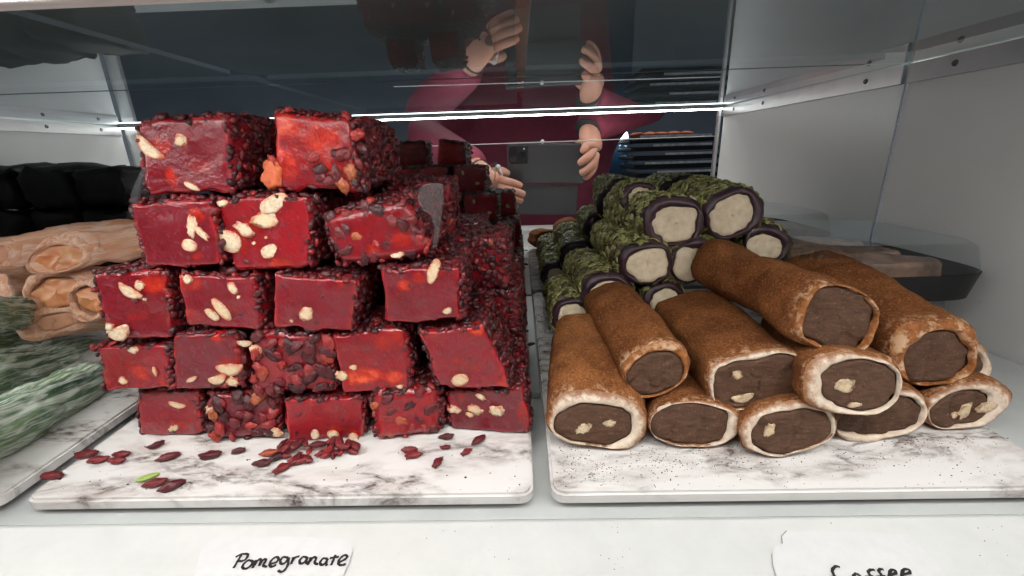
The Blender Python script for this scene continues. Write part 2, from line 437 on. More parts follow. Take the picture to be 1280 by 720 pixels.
# ------------------------------------------------------------------ sweets: shared small shapes
def ico(sub):
    bm = bmesh.new(); bmesh.ops.create_icosphere(bm, subdivisions=sub, radius=1)
    V = np.array([v.co[:] for v in bm.verts]); Fc = np.array([[v.index for v in f.verts] for f in bm.faces]); bm.free()
    return V, Fc
ICO1, ICO2, ICO3 = ico(1), ico(2), ico(3)
def berry_shapes(base):
    r = []
    for s in range(6):
        V, Fc = base; V = V.copy()
        n = fbm(V * 1.0, 1.9, 40 + s, 2)
        ang = np.arctan2(V[:, 2], V[:, 1])
        wr = .13 * np.abs(np.sin(ang * (2.5 + s % 3) + V[:, 0] * 1.5 + s)) - .05
        V = V * (1 + .38 * n - wr * 1.2)[:, None]
        V = V * np.array((1.0, .62 + .05 * (s % 3), .52))
        V[:, 1] += .12 * (V[:, 0] ** 2) * (1 if s % 2 else -1)
        r.append((V, Fc))
    return r
BER_LO, BER_HI = berry_shapes(ICO2), berry_shapes(ICO3)
def rot_from(nrm, ang):
    n = nrm / (np.linalg.norm(nrm) + 1e-9)
    a = np.cross(n, (0, 0, 1.) if abs(n[2]) < .9 else (1., 0, 0)); a /= np.linalg.norm(a); b = np.cross(n, a)
    x = math.cos(ang) * a + math.sin(ang) * b; y = np.cross(n, x)
    return np.stack([x, y, n], 1)           # columns
class Acc:
    def __init__(s): s.V = []; s.F = []; s.T = []; s.n = 0
    def add(s, V, Fc, tone):
        s.V.append(V); s.F.append(np.asarray(Fc) + s.n); s.n += len(V); s.T.append(np.full(len(V), tone))
    def mesh(s, name):
        me = bpy.data.meshes.new(name)
        V = np.concatenate(s.V); Fc = np.concatenate(s.F); nf, k = Fc.shape
        me.vertices.add(len(V)); me.vertices.foreach_set('co', V.ravel())
        me.loops.add(nf * k); me.loops.foreach_set('vertex_index', Fc.ravel().astype(np.int32))
        me.polygons.add(nf); me.polygons.foreach_set('loop_start', np.arange(0, nf * k, k, dtype=np.int32))
        me.polygons.foreach_set('use_smooth', [True] * nf)
        at_ = me.attributes.new('tone', 'FLOAT', 'POINT'); at_.data.foreach_set('value', np.concatenate(s.T))
        me.update(calc_edges=True); me.validate(); return me
def put_berry(acc, p, nrm, half, rng, shapes=BER_LO, tone=None, flat=1.0):
    V, Fc = shapes[rng.randrange(6)]
    R = rot_from(np.asarray(nrm, float), rng.uniform(0, 6.28))
    V = (V * half * np.array((1, 1, flat))) @ R.T + p
    acc.add(V, Fc, rng.betavariate(1.3, 2.5) if tone is None else tone)

# rounded block: grid on a cube, rounded, then mapped between a front and a back quad
def cube_grid(n, dense_front):
    V, Fc, Fr = [], [], []
    k0 = 0
    for ax in range(3):
        for sg in (-1, 1):
            m = dense_front if (ax == 1 and sg == -1) else n
            t = np.linspace(-1, 1, m + 1); t = np.sign(t) * np.abs(np.sin(np.abs(t) * math.pi / 2)) ** .85
            A, Bq = np.meshgrid(t, t, indexing='ij'); o = np.empty((m + 1, m + 1, 3))
            o[..., ax] = sg; o[..., (ax + 1) % 3] = A; o[..., (ax + 2) % 3] = Bq
            V.append(o.reshape(-1, 3)); Fr.append(np.full((m + 1) ** 2, ax == 1 and sg == -1))
            for i in range(m):
                for j in range(m):
                    q = [k0 + i * (m + 1) + j, k0 + (i + 1) * (m + 1) + j, k0 + (i + 1) * (m + 1) + j + 1, k0 + i * (m + 1) + j + 1]
                    Fc.append(q if sg > 0 else q[::-1])
            k0 += (m + 1) ** 2
    return np.concatenate(V), Fc, np.concatenate(Fr)
def round_cube(C, r):
    q = np.clip(C, -(1 - r), 1 - r); d = C - q
    return q + r * d / (np.linalg.norm(d, axis=1)[:, None] + 1e-9)
GRID_HI, GRID_LO = cube_grid(8, 30), cube_grid(8, 10)
class Block:
    """quad = front corners TL TR BR BL in metres (plane y), d = depth"""
    def __init__(s, quad, d, seed, r=.10, amp=.0012, shrink=.97):
        q = [np.asarray(c, float) for c in quad]; s.q = q; s.d = d; s.seed = seed; s.r = r; s.amp = amp; s.shrink = shrink
        s.c = sum(q) / 4
    def map(s, C, disp=True):
        P = round_cube(C, s.r)
        u = (P[:, 0] + 1) / 2; v = (P[:, 2] + 1) / 2; t = (P[:, 1] + 1) / 2
        TL, TR, BR, BL = s.q
        W = ((1 - u) * v)[:, None] * TL + (u * v)[:, None] * TR + (u * (1 - v))[:, None] * BR + ((1 - u) * (1 - v))[:, None] * BL
        W = s.c + (W - s.c) * (1 - (1 - s.shrink) * t)[:, None]
        W[:, 1] += t * s.d
        if disp:
            k = s.amp * np.where(C[:, 1] < -.999, .45, 1.0)
            m2 = np.maximum(np.abs(C[:, 0]), np.abs(C[:, 2])); rag = np.clip((m2 - .8) / .2, 0, 1) * .0017
            W[:, 0] += rag * fbm(W, 160, s.seed + 40, 3); W[:, 2] += rag * fbm(W, 160, s.seed + 50, 3)
            for a in range(3):
                W[:, a] += k * (1.6 * fbm(W, 70, s.seed + a * 5, 2) + .7 * fbm(W, 240, s.seed + 9 + a, 2))
        return W
    def face_pts(s, face, spacing, rng, cover=1.0):
        """stratified points and outward normals on one face"""
        ax, sg = {'F': (1, -1), 'K': (1, 1), 'L': (0, -1), 'R': (0, 1), 'T': (2, 1), 'B': (2, -1)}[face]
        a1, a2 = (ax + 1) % 3, (ax + 2) % 3
        size = np.array((np.linalg.norm(s.q[1] - s.q[0]), s.d, np.linalg.norm(s.q[0] - s.q[3])))
        n1, n2 = max(2, int(size[a1] / spacing)), max(2, int(size[a2] / spacing))
        C = []
        for i in range(n1):
            for j in range(n2):
                if rng.random() > cover: continue
                c = [0, 0, 0]; c[ax] = sg
                c[a1] = ((i + rng.random()) / n1) * 2 - 1; c[a2] = ((j + rng.random()) / n2) * 2 - 1
                C.append(c)
        if not C: return np.zeros((0, 3)), np.zeros((0, 3))
        C = np.array(C, float); P = s.map(C)
        N = round_cube(C, .35) * np.array((1, 1, 1.)); N /= np.linalg.norm(N, axis=1)[:, None]
        e = np.zeros(3); e[ax] = sg
        N = N * .5 + e
        return P, N
    def body(s, name, glows=(), hi=True):
        C, Fc, fr = GRID_HI if hi else GRID_LO
        W = s.map(C)
        g = np.zeros(len(W))
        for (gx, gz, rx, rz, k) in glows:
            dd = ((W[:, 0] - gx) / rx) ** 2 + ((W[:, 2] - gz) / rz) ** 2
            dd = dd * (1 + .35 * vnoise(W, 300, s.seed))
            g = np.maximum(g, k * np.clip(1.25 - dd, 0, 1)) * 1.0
        m2 = np.maximum(np.abs(C[:, 0]), np.abs(C[:, 2])); ed = np.where(fr, np.clip((m2 - .86) / .12, 0, 1), .6)
        return mesh(name, W, Fc, {'glow': np.clip(g, 0, 1), 'edge': ed})
    def coat(s, name, faces, rng, spacing=.0027, half=.0023, cover=.96, acc=None):
        acc = acc or Acc()
        for f in faces:
            P, N = s.face_pts(f, spacing, rng, cover)
            for p, n in zip(P, N):
                put_berry(acc, p + n * rng.uniform(-.0009, .0008), n + np.array([rng.gauss(0, .45) for _ in range(3)]), half * rng.uniform(.65, 1.25), rng, flat=.9)
        return acc.mesh(name)
def nut_mesh(kind, p, L, Wd, ang, seed, yout=.0001, th=.0009):
    """a cut nut lying in the front face: p centre, L and Wd full sizes in metres, ang in the picture plane"""
    V, Fc = ICO3; V = V.copy()
    if kind == 'c':                              # cashew: bent bean with a notch
        x = V[:, 0].copy(); V[:, 2] += -.75 * (1 - x * x) * .8 + .4
        V[:, 2] *= .9
    n = fbm(V, 1.6 if kind != 'f' else 2.3, seed, 3)
    V = V * (1 + (.22 if kind != 'f' else .62) * n)[:, None]
    V[:, 1] = np.clip(V[:, 1], -.55, 1) 
    ca, sa = math.cos(ang), math.sin(ang)
    X, Z = V[:, 0] * L / 2, V[:, 2] * Wd / 2
    rim = np.sqrt(ICO3[0][:, 0] ** 2 + ICO3[0][:, 2] ** 2)
    W = np.stack([p[0] + ca * X - sa * Z, p[1] - yout + V[:, 1] * th, p[2] + sa * X + ca * Z], 1)
    return mesh('nut', W, Fc, {'rim': rim})

# ------------------------------------------------------------------ the red pomegranate stack
ROW = {5: .192, 4: .190, 3: .189, 2: .189, 1: .193}
G_RED = 'red pomegranate blocks in the front of the stack'
# row, corners TL TR BR BL, depth, coated faces, berries on the front, nuts (kind,x,y,len,wid,angle), glows (x,y,rx,ry,k), rounding, label
BL = [
 (5, (172,152, 283,141, 292,237, 182,243), .042, 'TRL', 2, [('c',187,186,36,17,-48),('f',226,176,15,12,20),('s',240,233,19,8,-32)], [(214,222,8,16,.75),(246,208,26,14,.30),(198,182,18,14,.55),(226,170,10,9,.5),(240,155,30,12,.2)], .09, 'big red block at the top of the stack with a pale cashew at its corner'),
 (5, (340,138, 440,148, 449,236, 344,241), .066, 'TR', 12, [], [(356,158,24,20,.75),(402,176,30,24,.70),(352,205,22,26,.72),(410,212,22,14,.65),(440,215,14,12,.6),(380,160,70,60,.40)], .12, 'brightest glowing red block on top of the stack with orange patches'),
 (4, (158,254, 262,250, 275,333, 182,335), .042, 'TRL', 2, [('f',240,284,26,12,70),('f',252,292,20,9,-52),('s',237,307,19,16,-25)], [(243,270,14,14,.6),(246,320,10,8,.5),(195,300,16,14,.22)], .09, 'dark red block under the top cashew block with a forked white nut'),
 (4, (266,247, 384,243, 388,334, 292,338), .044, 'TR', 2, [('s',343,254,38,19,24),('f',333,274,34,20,10),('f',306,287,26,14,-38),('s',286,302,31,28,-20),('s',338,314,26,16,18),('f',279,254,14,8,0),('f',318,304,5,4,0),('f',333,297,4,3,0)], [(352,329,20,9,.75),(288,302,24,20,.6),(276,253,14,8,.6),(310,284,18,14,.5)], .09, 'red block crowded with five big pale nut slices'),
 (4, (394,270, 512,242, 540,322, 418,335), .052, 'TRL', 46, [('s',497,318,18,9,6)], [(465,312,9,9,.85),(500,300,18,10,.5),(470,270,60,30,.18)], .26, 'rounded berry-crusted block below the brightest top block'),
 (3, (113,342, 206,338, 216,424, 137,424), .042, 'TRL', 3, [('c',162,364,30,15,-40),('f',174,357,13,11,30),('c',148,416,29,20,14),('f',137,408,11,9,0),('f',181,374,5,3,-30)], [(183,357,18,13,.75),(168,394,16,10,.42),(195,400,12,18,.25)], .10, 'red block beside the apricot rolls with two curled white cashews'),
 (3, (219,343, 318,346, 326,412, 233,408), .044, 'TR', 2, [('s',277,387,33,13,-62),('s',265,393,20,11,-48),('s',291,360,16,11,-75),('f',299,371,6,4,30),('f',235,349,12,12,60)], [(236,354,20,12,.62),(240,394,18,12,.40),(255,380,40,30,.14)], .08, 'red block with two long white slivers side by side in its face'),
 (3, (340,345, 446,348, 440,414, 340,410), .050, 'TR', 4, [('f',383,392,19,15,45),('f',365,401,4,5,60)], [(383,388,14,12,.35),(428,352,8,8,.45)], .08, 'red block with a single small nut low in its smooth face'),
 (3, (473,337, 572,333, 576,400, 480,405), .052, 'TR', 3, [('s',542,339,33,12,68),('f',560,388,10,8,20)], [(505,357,12,8,.85),(524,346,12,9,.6),(500,380,40,20,.15)], .09, 'red block with one long white almond sliver near its top'),
 (2, (121,432, 206,430, 216,487, 129,490), .042, 'TRL', 2, [('f',166,437,14,9,-15),('f',194,464,5,12,0),('f',155,476,10,10,0)], [(175,466,20,13,.55),(150,460,30,24,.25),(206,480,9,9,.5)], .10, 'clear red block touching the green strips'),
 (2, (214,419, 296,415, 304,486, 216,488), .044, 'TR', 2, [('c',287,461,34,17,2),('c',272,474,24,13,16),('f',291,477,15,11,0),('s',240,474,17,6,24)], [(271,421,13,9,.7),(286,453,20,10,.5),(302,466,6,12,.5)], .10, 'matte maroon block with cashew halves at its lower corner'),
 (2, (312,416, 412,418, 418,490, 314,490), .044, 'TRL', 44, [('c',306,429,18,9,0),('f',320,437,15,13,-20)], [(365,482,20,8,.2)], .14, 'block whose front is crusted with plump red barberries'),
 (2, (413,419, 508,410, 513,489, 426,492), .046, 'TR', 3, [('f',427,469,12,16,70),('f',442,459,9,7,20),('f',500,483,9,6,0)], [(452,470,30,13,.95),(492,474,15,12,.8),(486,428,26,18,.50),(440,440,30,20,.22)], .09, 'red block with fiery orange streaks along its lower face'),
 (2, (521,416, 606,405, 641,487, 549,483), .052, 'TRL', 2, [('s',575,475,21,16,6)], [(596,412,12,9,.85),(592,459,20,10,.35),(634,478,14,13,.65),(571,452,12,6,.5),(540,420,14,8,.4)], .08, 'leaning red block with one round cream nut at its bottom edge'),
 (1, (170,489, 250,488, 250,546, 175,545), .042, 'TRL', 2, [('c',222,506,21,9,-12),('f',218,534,18,8,30)], [(224,530,18,9,.5),(212,495,8,6,.3)], .08, 'bottom row block beside the scattered barberries, two small nuts in it'),
 (1, (255,491, 350,491, 350,552, 262,551), .044, 'TRL', 36, [('f',267,510,22,11,16),('f',341,540,24,13,-14)], [(318,547,22,7,.5)], .20, 'bottom row block crusted with dark berries and two white nuts'),
 (1, (354,500, 455,497, 456,552, 357,550), .046, 'TR', 3, [('s',394,543,10,15,-15),('s',416,543,14,13,0),('s',442,547,13,13,0)], [(418,537,11,9,.6),(438,540,8,6,.5)], .07, 'dull maroon bottom block with three nuts above the heap of berries'),
 (1, (459,488, 552,481, 550,546, 466,556), .046, 'TRL', 22, [], [(527,487,16,9,.45),(508,495,7,6,.45),(510,540,20,12,.15)], .26, 'rounded bottom row block with wrinkled jelly and few berries'),
 (1, (559,489, 656,485, 661,540, 564,542), .050, 'TRL', 2, [('f',568,512,9,15,80),('f',594,512,11,19,72),('f',587,518,6,9,70),('f',601,496,7,12,60),('f',621,514,17,13,-10)], [(577,500,7,12,.4),(654,512,12,22,.40),(625,490,30,8,.25)], .07, 'bottom corner block with four crumbly nuts beside the board gap'),
]
MISC = random.Random(11)
for bi, (row, q, d, faces, nf, nuts, glows, rnd, label) in enumerate(BL):
    Y = ROW[row] + MISC.uniform(-.002, .002) if row > 1 else ROW[1]
    if row == 1:
        Y = float(on_board((q[4] + q[6]) / 2, (q[5] + q[7]) / 2)[1])
    yw = MISC.uniform(-.0028, .0028); tl_ = MISC.uniform(-.001, .002)
    quad = [at(q[2 * i], q[2 * i + 1], Y + (yw if i in (1, 2) else -yw) + (tl_ if i < 2 else 0)) for i in range(4)]
    if row == 1:
        for i in (2, 3): quad[i][2] = zb(Y) + .0008
    B = Block(quad, d, 100 + bi * 13, rnd * 1.5)
    rng = random.Random(500 + bi)
    root = empty('pomegranate_delight', (B.c[0], Y + d / 2, min(quad[2][2], quad[3][2])))
    tag(root, label, 'sweet', G_RED)
    pxm = wpp(B.c)
    gl = [(at(nx, ny, Y)[0], at(nx, ny, Y)[2], L * pxm * .62, Wd * pxm * .8, .42) for (kd, nx, ny, L, Wd, an) in nuts if L > 7 and (int(nx) % 3)]
    for gx, gy, rx, ry, k in glows:
        g = at(gx, gy, Y); gl.append((g[0], g[2], rx * pxm, ry * pxm, k))
    jb = part('jelly', B.body('jelly', gl), J, root)
    acc = Acc()
    # crusty rim round the cut face
    TL, TR, BR, BLq = B.q
    for a, b_ in ((TL, TR), (TR, BR), (BR, BLq), (BLq, TL)):
        n = int(np.linalg.norm(b_ - a) / .0042)
        for k in range(n):
            if rng.random() < (.55 if rnd < .2 else .3):
                continue
            t = (k + rng.random()) / n; p = a + (b_ - a) * t; out = p - B.c; out[1] = 0; out /= np.linalg.norm(out)
            put_berry(acc, p + out * rng.uniform(-.0022, -.0004) + np.array((0, rng.uniform(.0012, .005), 0)), out, .0022 * rng.uniform(.6, 1.2), rng, tone=rng.uniform(.3, .95))
    me = B.coat('berry_coating', faces, rng, acc=acc)
    part('berry_coating', me, BERRY, root, kind='stuff')
    for (kd, nx, ny, L, Wd, an) in nuts:
        pc = at(nx, ny, Y); un = (pc[0] - B.q[0][0]) / (B.q[1][0] - B.q[0][0]); vn = (pc[2] - B.q[3][2]) / (B.q[0][2] - B.q[3][2])
        p = at(nx, ny, Y + yw * (2 * un - 1) + tl_ * vn - .0002)
        part('nut', nut_mesh(kd, p, L * pxm * 1.05, Wd * pxm * 1.05, math.radians(an), rng.randrange(9999)), NUT, root)
    # berries pressed into the front face, each its own piece
    if nf:
        if nf > 20:
            pts, nn = B.face_pts('F', .034 / math.sqrt(nf), rng, .95)
        elif nf == 12:
            pts = np.array([at(x, y, Y) for x, y in ((391,197),(418,193),(431,192),(446,168),(400,222),(412,226),(420,215),(437,214),(428,232),(443,228),(398,212),(340,203),(448,205),(452,185))]); nn = np.tile((0, -1., 0), (len(pts), 1))
        else:
            pts, nn = B.face_pts('F', .02, rng, 1.0)
            k = list(range(len(pts))); rng.shuffle(k); pts, nn = pts[k[:nf]], nn[k[:nf]]
        for p, n in zip(pts, nn):
            a = Acc(); h = (.0040 if nf > 20 else .0034) * rng.uniform(.7, 1.2) if nf > 10 else .0024 * rng.uniform(.6, 1.0)
            if rnd > .2 and rng.random() < .3: continue
            put_berry(a, p + np.array((0, (.0012 if rnd > .25 else -.0004) if nf > 20 else .0006, 0)), n + np.array([rng.gauss(0, .3) for _ in range(3)]), h, rng, BER_HI, tone=min(1, rng.uniform(.1, 1.05)) if nf > 10 else rng.uniform(.2, .7), flat=.85)
            part('barberry', a.mesh('barberry'), BERRY, root)
# syrup soaked nut bulging from the corner of the glowing block
p = at(336, 219, .190)
nt = obj('nut', nut_mesh('f', p, .0115, .0085, 1.2, 78, -.003, .0045), NUT_RED)
tag(nt, 'plump orange syrup-soaked nut wedged between the two top blocks', 'nut')

# blocks behind: copies of four shared blocks, cut faces to front and back
proto = []
for k in range(4):
    wv, hv, dv = .038 + .002 * (k % 3), .031, .044
    quad = [(-wv / 2, 0, hv), (wv / 2, 0, hv), (wv / 2, 0, 0), (-wv / 2, 0, 0)]
    B = Block(quad, dv, 900 + k * 7, .10, .0008, 1.0)
    rng = random.Random(70 + k)
    proto.append((B.body('jelly', [(rng.uniform(-.01, .01), rng.uniform(.008, .022), .005, .004, .4)], hi=False), B.coat('berry_coating', 'TLRF', rng),
        [nut_mesh('cfs'[rng.randrange(3)], np.array((rng.uniform(-.013, .013), dv + .001, rng.uniform(.006, .024))), .006, .0035, rng.uniform(0, 3), 60 + k * 3 + j) for j in range(2)]))
    proto[-1][0].materials.append(J); proto[-1][1].materials.append(BERRY)
    for m_ in proto[-1][2]: m_.materials.append(NUT)
def back_block(x, y, z, rz, label, group):
    k = MISC.randrange(4); je, co, nu = proto[k]
    e = empty('pomegranate_delight', (x, y, z)); e.rotation_euler = (MISC.uniform(-.03, .03), MISC.uniform(-.04, .04), rz)
    tag(e, label, 'sweet', group)
    obj('jelly', je, None, e); c = obj('berry_coating', co, None, e); c['kind'] = 'stuff'
    for m_ in nu: obj('nut', m_, None, e)
    return e
ZR = [zb(.3) + .0005 + i * .0318 for i in range(5)]
XE = [.001, -.001, -.004, -.011, -.022]        # right edge of each row
PLAN = {0: (.246, .292, .338), 1: (.246, .292, .338), 2: (.246, .292), 3: (.250,)}
for r in range(4):
    for k, y in enumerate(PLAN[r]):
        for c in range(3 if k == len(PLAN[r]) - 1 else 2):
            last = k == len(PLAN[r]) - 1
            x = XE[r] - .021 - c * .0415 + MISC.uniform(-.002, .002) - (.030 if r == 3 else 0) - ((0, .008, .022, 0)[r] if last else 0)
            lab = ('dark red block in the back row of the stack, facing the mirror' if last else 'red berry-coated block behind the front row of the stack')
            back_block(x, y + MISC.uniform(-.002, .002), ZR[r] + (y - .3) * .0314, MISC.uniform(-.06, .06), lab, 'pomegranate blocks at the back of the stack' if last else 'pomegranate blocks in the middle of the stack')
for r in range(4):                              # the stack's far side, closing the back of the front row
    for c in range(2):
        back_block(-.155 + c * .043 + MISC.uniform(-.002, .002), .243, ZR[r], MISC.uniform(-.06, .06), 'red berry-coated block behind the front row of the stack', 'pomegranate blocks in the middle of the stack')

# scattered barberries on the boards, each its own thing
LOOSE = [(65,594,.95,.1,'barberry lying alone at the edge of the marble board near the front'),(108,568,1.0,.2,'long barberry nearest the green strips'),(123,574,.8,.4,'small barberry between the long one and a touching pair'),
 (146,575,.75,.0,'lower barberry of the touching pair near the green strips'),(152,567,.75,.1,'upper barberry of the touching pair near the green strips'),(209,571,.85,.7,'bright red barberry above the green pistachio sliver'),
 (196,556,.7,1.,'dark thin barberry just below the bottom row block'),(263,569,.95,.3,'long barberry midway between pistachio sliver and berry heap'),(298,563,.65,.5,'round dark barberry beneath the berry-crusted bottom block'),
 (328,578,.8,.2,'barberry with a stalk end in front of the berry heap'),(353,584,.8,1.0,'dark barberry standing slantwise in front of the berry heap'),(194,603,.85,.5,'barberry tucked against the green pistachio sliver'),
 (215,607,.9,.8,'thin red barberry nearest the front edge of the board'),(517,568,.75,.3,'barberry leaning on another below the rounded bottom block'),(512,562,.7,.05,'dark flat barberry below the rounded bottom block'),
 (547,577,.7,1.4,'upright barberry alone on the white marble near the gap'),(557,559,.5,.1,'small bright barberry just below the bottom corner block'),(583,564,.6,.9,'round maroon barberry below the corner block'),
 (598,550,.8,1.1,'shiny red barberry touching the foot of the corner block'),(558,545,.7,.2,'dark barberry under the edge of the corner block')]
def loose(px, py, s, ang, label, group=None, tone=None, up=.0019):
    P = on_board(px, py, up); rng = random.Random(int(px * 31 + py))
    V, Fc = BER_HI[rng.randrange(6)]
    ca, sa = math.cos(ang * .8), math.sin(ang * .8); h = .0047 * s; V = V * np.array((1.18, .82, .9))
    X = V * h; X = np.stack([X[:, 0] * ca - X[:, 1] * sa, X[:, 0] * sa + X[:, 1] * ca, X[:, 2]], 1)
    me = mesh('dried_barberry', X, Fc, {'tone': np.full(len(X), tone if tone is not None else rng.uniform(.3, .85))})
    o = obj('dried_barberry', me, BERRY); o.location = P
    tag(o, label, 'berry', group or 'barberries scattered on the marble board'); return o
for px, py, s, a, lab in LOOSE: loose(px, py, s, a, lab)
hr = random.Random(5)
for k in range(28):
    px = hr.uniform(352, 446); py = hr.uniform(550, 576 - abs(px - 378) * .20)
    loose(px, py, hr.uniform(.5, .95), hr.uniform(-2, 2), 'dried barberry in the loose heap at the foot of the stack', 'barberries heaped at the foot of the stack', None, .0019 + (.003 if py < 560 and k % 2 else 0))
for px, py, a, lab in ((336, 566, .3, 'orange-red barberry beside the heap, under the crusted block'), (346, 570, 1.2, 'blackish barberry beside the orange one near the heap')):
    loose(px, py, .8, a, lab, tone=.97 if px < 340 else .05)
for px, py in ((651, 340), (650, 357), (657, 357), (651, 391), (656, 414), (664, 430)):
    loose(px, py, .55, .4, 'tiny dark crumb of berry by the gap between the boards', 'berry crumbs along the gap', .05, .0012)
V, Fc = ICO3; V = V * np.array((.0046, .0019, .0011)) * (1 + .1 * fbm(V, 2, 3))[:, None]; V[:, 1] *= (1 - .25 * V[:, 0] / .0052)
ps = obj('pistachio_sliver', mesh('pistachio_sliver', V, Fc), m_noisy('green_pistachio', (.22, .33, .06), (.36, .46, .12), 300, .5, .2)); ps.location = on_board(185, 596, .0014); ps.rotation_euler = (0, .1, .75)
tag(ps, 'single bright green pistachio sliver on the white marble', 'nut')
# crumbs and cocoa dust too small to count
def crumbs(name, boxpx, n, smin, smax, mat, label, seed, tone=(.0, .4), clump=None):
    rng = random.Random(seed); acc = Acc(); V1, F1 = ICO1
    for k in range(n):
        if clump and rng.random() < .7:
            cx, cy, r1, r2 = clump[rng.randrange(len(clump))]; px, py = rng.gauss(cx, r1), rng.gauss(cy, r2)
        else: px, py = rng.uniform(boxpx[0], boxpx[2]), rng.uniform(boxpx[1], boxpx[3])
        if not (boxpx[0] < px < boxpx[2] and boxpx[1] < py < boxpx[3]): continue
        s = smin + (smax - smin) * rng.random() ** 3
        P = on_board(px, py, s * .3)
        acc.add((V1 * (s * np.array((1, rng.uniform(.5, 1), .5)))) * (1 + .3 * rng.random()) + P, F1, rng.uniform(*tone))
    return tag(obj(name, acc.mesh(name), mat), label, 'crumbs', kind='stuff')
CRUMB = m_noisy('cocoa_crumb', (.09, .04, .022), (.17, .075, .035), 500, .9, 0)
crumbs('cocoa_crumbs', (694, 545, 1262, 612), 1700, .00008, .00036, CRUMB, 'brown cocoa crumbs sprinkled on the marble in front of the rolls', 3, clump=[(825, 583, 14, 12), (718, 570, 12, 10), (930, 572, 40, 8), (1050, 572, 60, 9), (1170, 552, 45, 5), (850, 572, 60, 12), (740, 590, 25, 10)])
crumbs('cocoa_crumbs', (668, 330, 700, 420), 110, .0002, .0009, CRUMB, 'dark crumbs on the board beside the green roll near the gap', 4, clump=[(672, 345, 5, 12), (690, 350, 6, 12), (677, 400, 4, 10)])
crumbs('berry_crumbs', (60, 556, 660, 615), 110, .00012, .0006, BERRY, 'tiny dark berry crumbs on the marble before the red stack', 5)

